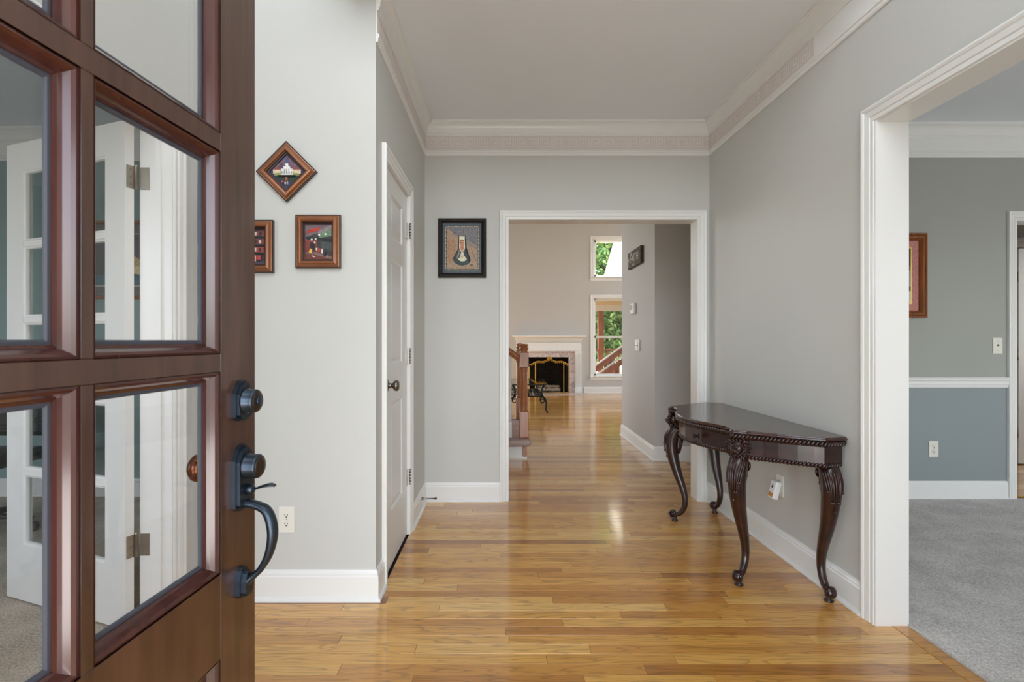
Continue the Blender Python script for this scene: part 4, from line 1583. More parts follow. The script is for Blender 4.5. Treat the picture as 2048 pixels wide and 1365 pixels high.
y_, z_ = on_passage(1275.5, 691.5)
wall_plate('dimmer_switch', rxf(XPW, y_, z_, (-1, 0, 0)) @ Matrix.Diagonal((2.7, 1.6, 1.05, 1)), 'pale double switch plate under the thermostat on the passage wall', 'switch', 'dimmer')
y_, z_ = on_passage(1268.5, 618.5)
tm = thing('thermostat', (XPW, y_, z_), 'small white thermostat on the passage wall above the switch', 'thermostat')
TX = rxf(XPW, y_, z_, (-1, 0, 0)) @ Matrix.Diagonal((1.4, 1.1, 1.0, 1))
q = MB()
q.xf = TX
q.rbox(-0.060, 0.060, 0, 0.026, -0.058, 0.058, 0.005)
q.build('body', M['plastic_white'], tm)
q = MB()
q.xf = TX
q.rbox(-0.050, 0.012, 0.025, 0.029, -0.012, 0.040, 0.002)
q.build('display', M['screen_gray'], tm)
q = MB()
q.xf = TX
for k in range(3):
    q.rbox(0.024, 0.044, 0.025, 0.029, -0.036 + k * 0.028, -0.020 + k * 0.028, 0.0015)
q.build('buttons', M['plate_ivory'], tm)

y_, z_ = on_passage(1273.5, 517)
sg = thing('wall_sign', (XPW, y_, z_), 'dark wooden block sign with pale lettering high on the passage wall', 'sign')
SX = rxf(XPW, y_, z_, (-1, 0, 0))
q = MB()
q.xf = SX
q.rbox(-0.27, 0.27, 0, 0.032, -0.092, 0.092, 0.003)
q.build('board', M['sign_wood'], sg)


def text_mesh(txt, size, parent, xf, x, z, m_, name='lettering', align='CENTER'):
    cu = bpy.data.curves.new('lettering_curve', 'FONT')
    cu.body = txt
    cu.size = size
    cu.align_x = align
    cu.align_y = 'CENTER'
    cu.extrude = 0.0012
    cu.resolution_u = 2
    ob = bpy.data.objects.new('lettering_tmp', cu)
    C.objects.link(ob)
    dg = bpy.context.evaluated_depsgraph_get()
    dg.update()
    me = bpy.data.meshes.new_from_object(ob.evaluated_get(dg))
    bpy.data.objects.remove(ob)
    bpy.data.curves.remove(cu)
    off = Vector((0, 0, 0))
    p_ = parent
    while p_ is not None:
        off += p_.location
        p_ = p_.parent
    R = xf @ Matrix.Translation((x, 0.033, z)) @ Matrix.Rotation(PI / 2, 4, 'X')
    # local y points out of the wall: flip so that letters read from in front
    for v in me.vertices:
        c_ = v.co.copy()
        w_ = xf @ Vector((x + c_.x, 0.0325 + c_.z, z + c_.y))
        v.co = w_ - off
    me.materials.clear()
    me.materials.append(m_)
    o_ = bpy.data.objects.new(name, me)
    C.objects.link(o_)
    o_.parent = parent
    return o_


pale = paint((206, 198, 186))
text_mesh('LIVE', 0.050, sg, SX, -0.13, 0.060, pale)
text_mesh('FAITH', 0.125, sg, SX, 0.02, 0.0, pale)
text_mesh('always', 0.046, sg, SX, -0.02, -0.066, pale)
q = MB()
q.xf = SX
q.box(-0.225, -0.213, 0.031, 0.0345, -0.078, 0.034)
q.box(-0.245, -0.193, 0.031, 0.0345, 0.000, 0.011)
q.build('painted_cross', pale, sg)

# ------------------------------------------------------------------ console table
ct = thing('console_table', (1.27, 2.877, 0.0), 'dark carved mahogany console table with curved legs against the right wall', 'console table')
TH_R = math.atan(0.0155)
ZT = 0.739
UC = 2.877
# local: u along -Y (towards the viewer), v out of the wall (towards -X)
TXF = Matrix(((0.0155, -1, 0, RX(UC) - 0.004), (-1, -0.0155, 0, UC), (0, 0, 1, 0), (0, 0, 0, 1)))


def tmb():
    q = MB()
    q.xf = TXF
    return q


half = [(0.0, 0.510), (0.09, 0.504), (0.17, 0.484), (0.24, 0.456), (0.30, 0.430), (0.34, 0.416), (0.368, 0.411), (0.392, 0.416), (0.412, 0.428), (0.432, 0.434), (0.450, 0.428), (0.464, 0.406), (0.478, 0.378),
        (0.515, 0.326), (0.555, 0.274), (0.60, 0.210), (0.635, 0.155), (0.654, 0.118), (0.656, 0.100), (0.640, 0.04), (0.628, 0.004)]
outline = [(-u, v) for u, v in reversed(half[1:])] + half       # from one wall corner round to the other


def inset(poly, d):
    out = []
    n_ = len(poly)
    for i in range(n_):
        a = Vector(poly[max(i - 1, 0)])
        b = Vector(poly[min(i + 1, n_ - 1)])
        t = (b - a).normalized()
        nn = Vector((t.y, -t.x))       # towards the wall side / centre
        p_ = Vector(poly[i]) + nn * d
        out.append((p_.x, max(p_.y, 0.004)))
    return out


def slab(q, layers):
    # stacked outlines: (inset, z); bottom to top
    n_ = len(outline)
    vs, fs = [], []
    for d, z in layers:
        vs += [(u, v, z) for u, v in inset(outline, d)]
    for k in range(len(layers) - 1):
        for i in range(n_):
            j = (i + 1) % n_
            fs.append((k * n_ + i, k * n_ + j, (k + 1) * n_ + j, (k + 1) * n_ + i))
    fs.append(tuple(range(n_)))
    fs.append(tuple(range((len(layers) - 1) * n_, len(layers) * n_)))
    q.add(vs, fs, False)


q = tmb()
slab(q, [(0.022, 0.694), (0.014, 0.698), (0.013, 0.722), (0.003, 0.7235), (0.0, 0.727), (0.001, 0.732), (0.006, 0.734), (0.008, 0.738), (0.012, ZT)])
tt = q.build('tabletop', M['table_top_wood'], ct)
q = tmb()
slab(q, [(0.030, 0.608), (0.026, 0.612), (0.026, 0.700), (0.024, 0.704)])
ap = q.build('apron', M['table_wood'], ct)


def rope(d, z, step, rx, rz, tilt):
    q_ = tmb()
    pts = inset(outline, d)
    acc = 0.0
    for a, b in zip(pts[:-1], pts[1:]):
        a, b = Vector(a), Vector(b)
        L = (b - a).length
        t = (b - a).normalized()
        s = (-acc) % step
        s = step - acc if acc > 0 else 0.0
        while s <= L:
            p_ = a + t * s
            R = Matrix(((t.x, -t.y, 0), (t.y, t.x, 0), (0, 0, 1))) @ Matrix.Rotation(tilt, 3, 'Y')
            q_.ell((p_.x, p_.y, z), rx, rx * 1.0, rz, rot=R, u=6, v=5)
            s += step
        acc = (L - (s - step))
        if acc >= step:
            acc = 0.0
    return q_


rope(0.0085, 0.710, 0.0165, 0.0085, 0.0165, math.radians(40)).build('rope_edge', M['table_carving'], ct)
rope(0.0265, 0.612, 0.0150, 0.0076, 0.0140, math.radians(40)).build('apron_rope', M['table_carving'], ct)
# drawer in the bowed front, with a knob
pts = [p_ for p_ in inset(outline, 0.0245) if abs(p_[0]) <= 0.34]
q = tmb()
n_ = len(pts)
vs = [(u, v, 0.628) for u, v in pts] + [(u, v, 0.690) for u, v in pts]
vs += [(u, v - 0.006, 0.628) for u, v in pts] + [(u, v - 0.006, 0.690) for u, v in pts]
fs = [(i, i + 1, n_ + i + 1, n_ + i) for i in range(n_ - 1)]
fs += [(n_ + i, n_ + i + 1, 3 * n_ + i + 1, 3 * n_ + i) for i in range(n_ - 1)]
fs += [(i, i + 1, 2 * n_ + i + 1, 2 * n_ + i) for i in range(n_ - 1)]
fs += [(0, n_, 3 * n_, 2 * n_), (n_ - 1, 2 * n_ - 1, 4 * n_ - 1, 3 * n_ - 1)]
q.add(vs, fs, False)
dr = q.build('drawer', M['table_wood'], ct)
for u in (-0.17, 0.17):
    q = tmb()
    q.lathe([(0.013, 0), (0.013, 0.003), (0.006, 0.006), (0.005, 0.014), (0.010, 0.020), (0.012, 0.026), (0.008, 0.031)], (u, 0.478, 0.660), (0, 1, 0), seg=14)
    q.build('knob', M['black_iron'], dr)

# cabriole legs: (outward, z, half width across, half depth)
LEG = [(-0.020, 0.612, 0.034, 0.036), (0.008, 0.585, 0.039, 0.041), (0.028, 0.545, 0.042, 0.044), (0.034, 0.500, 0.041, 0.042), (0.028, 0.440, 0.038, 0.038), (0.012, 0.370, 0.033, 0.033),
       (-0.010, 0.300, 0.028, 0.028), (-0.036, 0.230, 0.0235, 0.0235), (-0.052, 0.170, 0.020, 0.020), (-0.053, 0.120, 0.018, 0.018), (-0.040, 0.082, 0.017, 0.017), (-0.020, 0.057, 0.017, 0.016), (0.000, 0.046, 0.0165, 0.0145), (0.016, 0.041, 0.0165, 0.013)]


def leg(u, v, dirn, mask):
    d = Vector((dirn[0], dirn[1], 0)).normalized()
    a = Vector((-d.y, d.x, 0))
    o = Vector((u, v, 0))
    cs = catmull(LEG, 5)
    q_ = tmb()
    q_.tube([o + d * c[0] + Vector((0, 0, c[1])) for c in cs], [(c[2], c[3]) for c in cs], seg=16, across=a)
    # foot scroll and pad
    path, rad = [], []
    cen = o + d * 0.022 + Vector((0, 0, 0.047))
    for k in range(22):
        th = -PI / 2 - 0.5 + k * 0.44
        r = 0.026 * (1 - k / 26)
        path.append(cen + d * (r * math.cos(th)) + Vector((0, 0, r * math.sin(th))))
        rad.append((0.019, 0.0075 * (1 - k / 40)))
    q_.tube(path, rad, seg=8, across=a)
    q_.tube([cen - a * 0.021, cen + a * 0.021], 0.010, seg=12)
    lg = q_.build('leg', M['table_wood'], ct)
    q_ = tmb()
    q_.lathe([(0.020, 0.0), (0.021, 0.006), (0.012, 0.012), (0.012, 0.022), (0.016, 0.028)], o + d * 0.012, (0, 0, 1), seg=16)
    q_.build('foot_pad', M['table_carving'], lg)
    # acanthus on the knee
    q_ = tmb()
    kn = [c for c in cs if c[1] > 0.40]
    for j, th in enumerate([-1.25, -0.95, -0.64, -0.32, 0.0, 0.32, 0.64, 0.95, 1.25]):
        stop = 0.405 + 0.085 * abs(th) / 1.25 + (0.02 if j % 2 else 0)
        P, Rr = [], []
        sub = [c for c in kn if c[1] > stop]
        for i, c in enumerate(sub):
            f = i / max(1, len(sub) - 1)
            tt_ = th * (1.0 - 0.35 * f)
            P.append(o + d * (c[0] + c[3] * 1.02 * math.cos(tt_)) + a * (c[2] * 1.02 * math.sin(tt_)) + Vector((0, 0, c[1])))
            Rr.append(0.0062 * (1 - 0.45 * f) + 0.001)
        if len(P) > 2:
            q_.tube(P, Rr, seg=6)
            # curled leaf tip
            tip = P[-1]
            q_.ell(tip + d * 0.004, 0.006, 0.006, 0.008, u=7, v=5)
    q_.build('acanthus_carving', M['table_carving'], lg)
    # C scrolls behind the knee, one each side
    q_ = tmb()
    for sg_ in (-1, 1):
        cen = o - d * 0.030 + a * (sg_ * 0.016) + Vector((0, 0, 0.566))
        path, rad = [], []
        for k in range(26):
            th = PI / 2 - k * 0.42
            r = 0.032 * (1 - k / 30)
            path.append(cen - d * (r * math.cos(th + PI)) * 1 + Vector((0, 0, r * math.sin(th))))
            rad.append((0.012, 0.006 * (1 - k / 40)))
        q_.tube(path, rad, seg=8, across=a)
        q_.ell(o - d * 0.030 + a * (sg_ * 0.012) + Vector((0, 0, 0.516)), 0.010, 0.010, 0.011)
        q_.tube([o - d * 0.034 + a * (sg_ * 0.010) + Vector((0, 0, 0.54)), o - d * 0.026 + a * (sg_ * 0.010) + Vector((0, 0, 0.50)), o - d * 0.016 + a * (sg_ * 0.010) + Vector((0, 0, 0.44))], [0.010, 0.010, 0.005], seg=8)
    q_.build('scroll_carving', M['table_carving'], lg)
    if mask:
        # carved lion head on the apron corner
        q_ = tmb()
        c0 = o + d * 0.022 + Vector((0, 0, 0.655))
        q_.ell(c0, 0.034, 0.030, 0.040, u=12, v=9)
        q_.ell(c0 + d * 0.034 + Vector((0, 0, -0.012)), 0.016, 0.016, 0.014)
        q_.ell(c0 + d * 0.046 + Vector((0, 0, -0.006)), 0.008, 0.009, 0.007)
        for s_ in (-1, 1):
            q_.ell(c0 + d * 0.026 + a * (0.014 * s_) + Vector((0, 0, 0.012)), 0.008, 0.009, 0.006)
            q_.ell(c0 + d * 0.030 + a * (0.012 * s_) + Vector((0, 0, -0.018)), 0.009, 0.009, 0.009)
            q_.ell(c0 + d * 0.004 + a * (0.034 * s_) + Vector((0, 0, 0.032)), 0.010, 0.010, 0.011)
        rr_ = random.Random(int(1000 * (u + 2)))
        for k in range(34):
            th = 2 * PI * k / 17 + (0.18 if k >= 17 else 0)
            rad_ = 0.040 if k < 17 else 0.052
            pc = c0 + a * (rad_ * math.cos(th)) + Vector((0, 0, 0.88 * rad_ * math.sin(th))) + d * (0.012 if k < 17 else 0.0)
            sp_ = []
            for m_ in range(8):
                ph = th + m_ * 0.8
                rs = 0.009 * (1 - m_ / 11)
                sp_.append(pc + a * (rs * math.cos(ph)) + Vector((0, 0, rs * math.sin(ph))) + d * (0.003 + 0.001 * m_))
            q_.tube(sp_, [0.0046 * (1 - m_ / 14) for m_ in range(8)], seg=6)
        # tied collar under the mask
        for k in range(-3, 4):
            q_.tube([o + d * 0.020 + a * (0.009 * k) + Vector((0, 0, 0.625)), o + d * 0.030 + a * (0.010 * k) + Vector((0, 0, 0.598))], 0.0056, seg=6)
        q_.build('lion_mask', M['table_carving'], lg)
    return lg


leg(0.425, 0.382, (0.62, 0.78), True)
leg(-0.425, 0.382, (-0.62, 0.78), True)
leg(0.578, 0.062, (1.0, 0.12), False)
leg(-0.578, 0.062, (-1.0, 0.12), False)

# ------------------------------------------------------------------ staircase in the living room
st = thing('staircase', (0.2, 5.7, 0), 'carpeted staircase with oak newel posts and handrails beyond the cased opening', 'staircase')
for i in range(9):
    x1 = 0.245 - 0.262 * i
    z1 = 0.19 * (i + 1)
    q = MB()
    q.box(x1 - 0.262, x1 - 0.012, 5.06, 6.44, 0.0 if i == 0 else z1 - 0.19 - 0.03, z1 - 0.06)
    if i == 0:
        q.box(x1 - 0.262, x1 + 0.005, 5.045, 6.45, 0.0, 0.018)
    q.build('riser', M['trim_white'], st)
    q = MB()
    prof = []
    for k in range(9):
        th = -PI / 2 + PI * k / 8
        prof.append((x1 + 0.004 + 0.034 * math.cos(th), z1 - 0.034 + 0.034 * math.sin(th)))
    prof += [(x1 - 0.262, z1), (x1 - 0.262, z1 - 0.068)]
    q.prism(prof, 5.036, 6.46)
    # rolled front edge towards the viewer
    q.tube([(x1 - 0.262, 5.036, z1 - 0.034), (x1 + 0.014, 5.036, z1 - 0.034), (x1 + 0.032, 5.046, z1 - 0.034)], [0.034, 0.034, 0.022], seg=14)
    q.build('carpet_tread', M['carpet_mauve'], st)


def newel(x, y, zb):
    q_ = MB()
    hw = 0.046
    q_.rbox(x - hw, x + hw, y - hw, y + hw, zb, zb + 0.27, 0.006)
    q_.rbox(x - hw, x + hw, y - hw, y + hw, 0.895, 1.05, 0.006)
    q_.lathe([(0.044, zb + 0.27), (0.047, zb + 0.275), (0.044, zb + 0.285), (0.036, zb + 0.292), (0.040, zb + 0.32), (0.034, 0.80), (0.037, 0.815), (0.034, 0.825), (0.037, 0.86), (0.041, 0.875), (0.037, 0.885), (0.044, 0.896)],
              (x, y, 0), (0, 0, 1), seg=20)
    q_.lathe([(0.044, 1.048), (0.036, 1.056), (0.036, 1.066), (0.046, 1.078), (0.046, 1.094), (0.036, 1.100), (0.034, 1.104), (0.044, 1.112), (0.046, 1.122), (0.038, 1.130), (0.01, 1.133)], (x, y, 0), (0, 0, 1), seg=20)
    return q_.build('newel_post', M['newel_oak'], st)


newel(0.222, 5.15, 0.19)
newel(0.222, 6.37, 0.19)
MB().rbox(0.206, 0.246, 5.045, 5.085, 0.018, 0.15, 0.004).build('newel_base', M['newel_oak'], st)
for yy in (5.15, 6.37):
    q = MB()
    RP = [(-0.022, -0.03), (0.022, -0.03), (0.026, -0.008), (0.032, 0.004), (0.028, 0.022), (0.014, 0.032), (-0.014, 0.032), (-0.028, 0.022), (-0.032, 0.004), (-0.026, -0.008)]
    sl = math.atan(0.19 / 0.262)
    dirr = Vector((-math.cos(sl), 0, math.sin(sl)))
    up = Vector((math.sin(sl), 0, math.cos(sl)))
    p0 = Vector((0.19, yy, 0.97))
    p1 = p0 + dirr * 2.2
    vs = [p0 + Vector((0, 1, 0)) * a + up * b for a, b in RP] + [p1 + Vector((0, 1, 0)) * a + up * b for a, b in RP]
    m_ = len(RP)
    q.add(vs, [tuple(range(m_)), tuple(range(m_, 2 * m_))] + [(i, (i + 1) % m_, m_ + (i + 1) % m_, m_ + i) for i in range(m_)], False)
    q.build('handrail', M['newel_oak'], st)
for yy in (5.15, 6.37):
    for i, xb in enumerate((0.085, -0.045, -0.175, -0.305, -0.437, -0.567)):
        zb = 0.19 * (1 + int((0.245 - xb) / 0.262))
        zt = 0.97 + (0.19 - xb) * 0.19 / 0.262 - 0.03
        q = MB()
        q.box(xb - 0.016, xb + 0.016, yy - 0.016, yy + 0.016, zb, zb + 0.16)
        h_ = zt - zb
        q.lathe([(0.016, zb + 0.16), (0.019, zb + 0.175), (0.012, zb + 0.19), (0.017, zb + 0.24), (0.018, zb + 0.30), (0.011, zb + 0.36), (0.015, zb + 0.375), (0.011, zb + 0.39), (0.009, zt - 0.10), (0.009, zt)], (xb, yy, 0), (0, 0, 1), seg=12)
        q.build('baluster', M['trim_white'], st)

# ------------------------------------------------------------------ fireplace
PXM = 11.45 / 1024.0


def fx(px):
    return (px - 1003.6) * PXM


fp = thing('fireplace', (1.0, YL, 0), 'white fireplace mantel with pink marble surround on the far living room wall', 'fireplace')
cx = 1.045
hw_out, hw_mar, hw_op = 0.722, 0.590, 0.445
yf = YL - 0.0005
q = MB()
for s in (-1, 1):
    xa, xb = sorted((cx + s * hw_mar, cx + s * hw_out))
    q.box(xa, xb, yf - 0.085, yf, 0, 0.93)
    w_ = xb - xa
    for k in range(4):
        xk = xa + w_ * (0.2 + 0.2 * k)
        q.box(xk - 0.007, xk + 0.007, yf - 0.093, yf - 0.084, 0.16, 0.86)
    q.box(xa - 0.010, xb + 0.010, yf - 0.098, yf, 0, 0.13)
    q.box(xa - 0.008, xb + 0.008, yf - 0.096, yf, 0.885, 0.93)
q.build('pilaster', M['trim_white'], fp)
q = MB()
q.box(cx - hw_out, cx + hw_out, yf - 0.090, yf, 0.93, 1.13)
q.sweep([(0, 0), (0.012, 0), (0.012, 0.012), (0, 0.014)], [(cx - hw_out, yf - 0.09, 0.955), (cx + hw_out, yf - 0.09, 0.955)], (0, 0, 1))
q.build('frieze_board', M['trim_white'], fp)
q = MB()
q.sweep([(0, 0), (0.020, 0), (0.020, 0.012), (0.028, 0.030), (0.044, 0.050), (0.070, 0.066), (0.090, 0.072), (0.090, 0.094), (0, 0.094)],
        [(cx - hw_out, yf, 1.186), (cx - hw_out, yf - 0.090, 1.186), (cx + hw_out, yf - 0.090, 1.186), (cx + hw_out, yf, 1.186)], (0, 0, 1))
q.box(cx - hw_out, cx + hw_out, yf - 0.090, yf, 1.125, 1.279)
q.build('mantel_shelf', M['trim_white'], fp)
q = MB()
k = 0
x_ = cx - hw_out - 0.01
while x_ < cx + hw_out + 0.01:
    q.box(x_, x_ + 0.024, yf - 0.112, yf - 0.089, 1.152, 1.184)
    x_ += 0.046
q.build('dentil_band', M['trim_white'], fp)
q = MB()
q.box(cx - hw_mar, cx - hw_op, yf - 0.030, yf, 0, 0.80)
q.box(cx + hw_op, cx + hw_mar, yf - 0.030, yf, 0, 0.80)
q.box(cx - hw_mar, cx + hw_mar, yf - 0.030, yf, 0.80, 0.935)
q.build('marble_surround', M['marble'], fp)
MB().box(cx - 0.75, cx + 0.75, YL - 0.50, YL - 0.10, 0.0002, 0.010).build('hearth', M['marble'], fp)
q = MB()
q.box(cx - hw_op, cx - hw_op + 0.02, yf, yf + 0.50, 0, 0.80)
q.box(cx + hw_op - 0.02, cx + hw_op, yf, yf + 0.50, 0, 0.80)
q.box(cx - hw_op, cx + hw_op, yf, yf + 0.50, 0.78, 0.80)
q.box(cx - hw_op, cx + hw_op, yf + 0.47, yf + 0.50, 0, 0.80)
q.box(cx - hw_op, cx + hw_op, yf, yf + 0.50, -0.01, 0.012)
q.build('firebox', M['firebox_black'], fp)
q = MB()
for j in range(10):
    zb = 0.014 + j * 0.076
    xo = cx - hw_op + 0.02 + (0.1 if j % 2 else 0.0)
    q.box(cx - hw_op + 0.02, xo - 0.006, yf + 0.44, yf + 0.47, zb, zb + 0.068) if xo - 0.006 > cx - hw_op + 0.03 else None
    while xo < cx + hw_op - 0.03:
        q.box(xo, min(xo + 0.196, cx + hw_op - 0.02), yf + 0.44, yf + 0.47, zb, min(zb + 0.068, 0.779))
        xo += 0.204
q.build('firebrick_lining', M['firebox_brick'], fp)

rl = random.Random(3)
lg0 = None
for k, (xx, yy, zz_, ln, ang, r) in enumerate([(cx + 0.0, yf + 0.14, 0.055, 0.56, 0.0, 0.042), (cx + 0.02, yf + 0.33, 0.055, 0.56, 0.0, 0.042), (cx + 0.02, yf + 0.235, 0.118, 0.50, 0.0, 0.04)]):
    q = MB()
    dx = math.cos(ang) * ln / 2
    dy = math.sin(ang) * ln / 2
    P = []
    for i in range(9):
        f = i / 8 * 2 - 1
        P.append((xx + dx * f, yy + dy * f, zz_ + rl.uniform(-0.004, 0.004)))
    q.tube(P, [r * rl.uniform(0.85, 1.0) for _ in P], seg=10)
    o_ = q.build('fire_log', M['log_ceramic'])
    tag(o_, ['pale fire log lying frontmost in the fireplace', 'pale fire log lying rearmost in the fireplace', 'pale fire log resting across the two lower logs'][k], 'log', 'logs in the fireplace')

# brass fire screen
fs_ = thing('fire_screen', (cx, YL - 0.24, 0.01), 'brass folding fire screen with scrolled crest before the fireplace', 'fire screen')
ys = YL - 0.26
sL, sR = cx - 0.31, cx + 0.31


def yscreen(x_):
    if x_ < sL:
        return ys + (sL - x_) * 0.55
    if x_ > sR:
        return ys + (x_ - sR) * 0.55
    return ys


xw0, xw1 = cx - 0.44, cx + 0.44
for x_ in (xw0, sL, sR, xw1):
    MB().box(x_ - 0.010, x_ + 0.010, yscreen(x_) - 0.010, yscreen(x_) + 0.010, 0.0105, 0.70 if x_ in (sL, sR) else 0.60).build('post', M['brass'], fs_)
for a, b in ((xw0, sL), (sL, sR), (sR, xw1)):
    q = MB()
    for z_ in (0.03,):
        q.tube([(a, yscreen(a), z_), (b, yscreen(b), z_)], 0.005, seg=6)
    q.build('rail', M['brass'], fs_)
q = MB()
cr_pts = []
for k in range(41):
    f = k / 40 * 2 - 1
    x_ = cx + 0.44 * f
    z_ = 0.755 - 0.10 * abs(f) ** 1.3 + 0.016 * math.cos(f * PI * 3.2)
    cr_pts.append((x_, yscreen(x_) - 0.006, z_))
q.tube(cr_pts, 0.0085, seg=8)
for k in range(2, 40, 2):
    p_ = cr_pts[k]
    path = []
    sgn = -1 if k < 20 else 1
    for m_ in range(9):
        th = PI / 2 + sgn * m_ * 0.6
        r = 0.020 * (1 - m_ / 12)
        path.append((p_[0] + r * math.cos(th), p_[1] - 0.006, p_[2] - 0.024 + r * math.sin(th)))
    q.tube(path, 0.0055, seg=6)
for k in range(9):
    th = PI * k / 8
    q.ell((cx + 0.045 * math.cos(th), ys - 0.014, 0.775 + 0.034 * math.sin(th)), 0.015, 0.008, 0.017, u=6, v=5)
q.ell((cx, ys - 0.02, 0.778), 0.028, 0.010, 0.026)
q.build('crest', M['brass'], fs_)

# ------------------------------------------------------------------ coffee table with a glass top
tb = thing('coffee_table', (0.43, 8.85, 0), 'glass-topped coffee table on black scrolled iron legs before the fireplace', 'coffee table')
tx0, tx1, ty0, ty1, tz = 0.125, 0.735, 8.18, 9.52, 0.475
MB().rbox(tx0, tx1, ty0, ty1, tz - 0.012, tz, 0.004).build('glass_top', M['glass_table'], tb)
q = MB()
fxs = (tx0 + 0.06, tx1 - 0.06)
fys = (ty0 + 0.10, ty1 - 0.10)
for x_ in fxs:
    q.tube([(x_, fys[0], tz - 0.024), (x_, fys[1], tz - 0.024)], 0.011, seg=8)
for y_ in fys:
    q.tube([(fxs[0], y_, tz - 0.024), (fxs[1], y_, tz - 0.024)], 0.011, seg=8)
for y_ in fys:
    q.tube([(fxs[0], y_, 0.265), (fxs[1], y_, 0.265)], 0.009, seg=8)
for x_ in fxs:
    q.tube([(x_, fys[0], 0.265), (x_, fys[1], 0.265)], 0.009, seg=8)
q.build('frame', M['black_iron'], tb)
for j in range(5):
    for i_ in range(3):
        q = MB()
        ccx, ccy = fxs[0] + 0.08 + i_ * 0.165, fys[0] + 0.12 + j * 0.22
        path = []
        for m_ in range(16):
            th = m_ * 0.55
            r = 0.075 * (1 - m_ / 22)
            path.append((ccx + r * math.cos(th), ccy + r * math.sin(th), 0.268 + 0.02 * math.sin(m_ * 0.5)))
        q.tube(path, 0.007, seg=6)
        q.build('shelf_scroll', M['black_iron'], tb)
for x_ in fxs:
    for y_ in fys:
        sx, sy = (1 if x_ == fxs[1] else -1), (1 if y_ == fys[1] else -1)
        q = MB()
        pts = catmull([(x_ + sx * 0.015, y_, tz - 0.02), (x_ - sx * 0.020, y_, 0.40), (x_ - sx * 0.030, y_, 0.33), (x_ - sx * 0.010, y_, 0.26), (x_ + sx * 0.030, y_ + sy * 0.01, 0.22),
                       (x_ + sx * 0.045, y_ + sy * 0.02, 0.15), (x_ + sx * 0.035, y_ + sy * 0.03, 0.07), (x_ + sx * 0.058, y_ + sy * 0.04, 0.014)], 5)
        q.tube(pts, [0.012 + 0.003 * math.sin(PI * i / len(pts)) for i in range(len(pts))], seg=8)
        q.ell((x_ + sx * 0.058, y_ + sy * 0.04, 0.014), 0.017, 0.017, 0.014)
        path = []
        for m_ in range(16):
            th = PI / 2 - sx * 0 - m_ * 0.5
            r = 0.045 * (1 - m_ / 22)
            path.append((x_ - sx * (0.012 + r * math.cos(th)), y_, 0.20 + r * math.sin(th) * 1.2))
        q.tube(path, 0.010, seg=6)
        path = []
        for m_ in range(12):
            th = -PI / 2 + m_ * 0.5
            r = 0.030 * (1 - m_ / 18)
            path.append((x_ + sx * (0.02 + r * math.cos(th)), y_, 0.41 + r * math.sin(th)))
        q.tube(path, 0.007, seg=6)
        q.build('leg', M['black_iron'], tb)


# ------------------------------------------------------------------ living-room windows
def living_window(name, x0, x1, z0, z1, double):
    root = thing(name, ((x0 + x1) / 2, YL, z0), 'window', None, None, 'structure')
    casing('window_casing', [(x0, YL, z0), (x0, YL, z1), (x1, YL, z1), (x1, YL, z0)], (0, -1, 0), flip=True, parent=root)
    q_ = MB()
    q_.rbox(x0 - 0.085, x1 + 0.085, YL - 0.050, YL + 0.02, z0 - 0.012, z0 + 0.012, 0.004)
    q_.build('window_sill', M['trim_white'], root)
    q_ = MB()
    q_.box(x0 - 0.066, x1 + 0.066, YL - 0.018, YL, z0 - 0.075, z0 - 0.012)
    q_.build('window_apron', M['trim_white'], root)
    q_ = MB()
    q_.box(x0, x0 + 0.018, YL, YL + 0.13, z0, z1)
    q_.box(x1 - 0.018, x1, YL, YL + 0.13, z0, z1)
    q_.box(x0, x1, YL, YL + 0.13, z1 - 0.018, z1)
    q_.box(x0, x1, YL, YL + 0.13, z0, z0 + 0.018)
    q_.build('window_jamb', M['trim_white'], root)
    a, b = x0 + 0.018, x1 - 0.018
    sashes = []
    if double:
        zm = 1.25
        sashes = [(z0 + 0.018, zm + 0.020, YL + 0.045), (zm - 0.020, z1 - 0.018, YL + 0.085)]
    else:
        sashes = [(z0 + 0.018, z1 - 0.018, YL + 0.05)]
    for s0, s1, ys_ in sashes:
        q_ = MB()
        bw = 0.040
        q_.box(a, a + bw, ys_, ys_ + 0.035, s0, s1)
        q_.box(b - bw, b, ys_, ys_ + 0.035, s0, s1)
        q_.box(a, b, ys_, ys_ + 0.035, s0, s0 + bw)
        q_.box(a, b, ys_, ys_ + 0.035, s1 - bw, s1)
        sa = q_.build('sash', M['trim_white'], root)
        MB().box(a + bw - 0.004, b - bw + 0.004, ys_ + 0.015, ys_ + 0.019, s0 + bw - 0.004, s1 - bw + 0.004).build('pane', M['glass'], sa)
    return root


wn = [living_window('window_2', 2.05, 3.15, 0.37, 2.13, True), living_window('window_3', 2.05, 3.15, 2.585, 3.44, False),
      living_window('window_4', -1.15, -0.05, 0.37, 2.13, True), living_window('window_5', -1.15, -0.05, 2.585, 3.44, False)]
for o_, t_ in zip(wn, ['tall white double-hung window right of the fireplace', 'upper white picture window right of the fireplace',
                       'tall white double-hung window left of the fireplace', 'upper white picture window left of the fireplace']):
    o_['label'] = t_

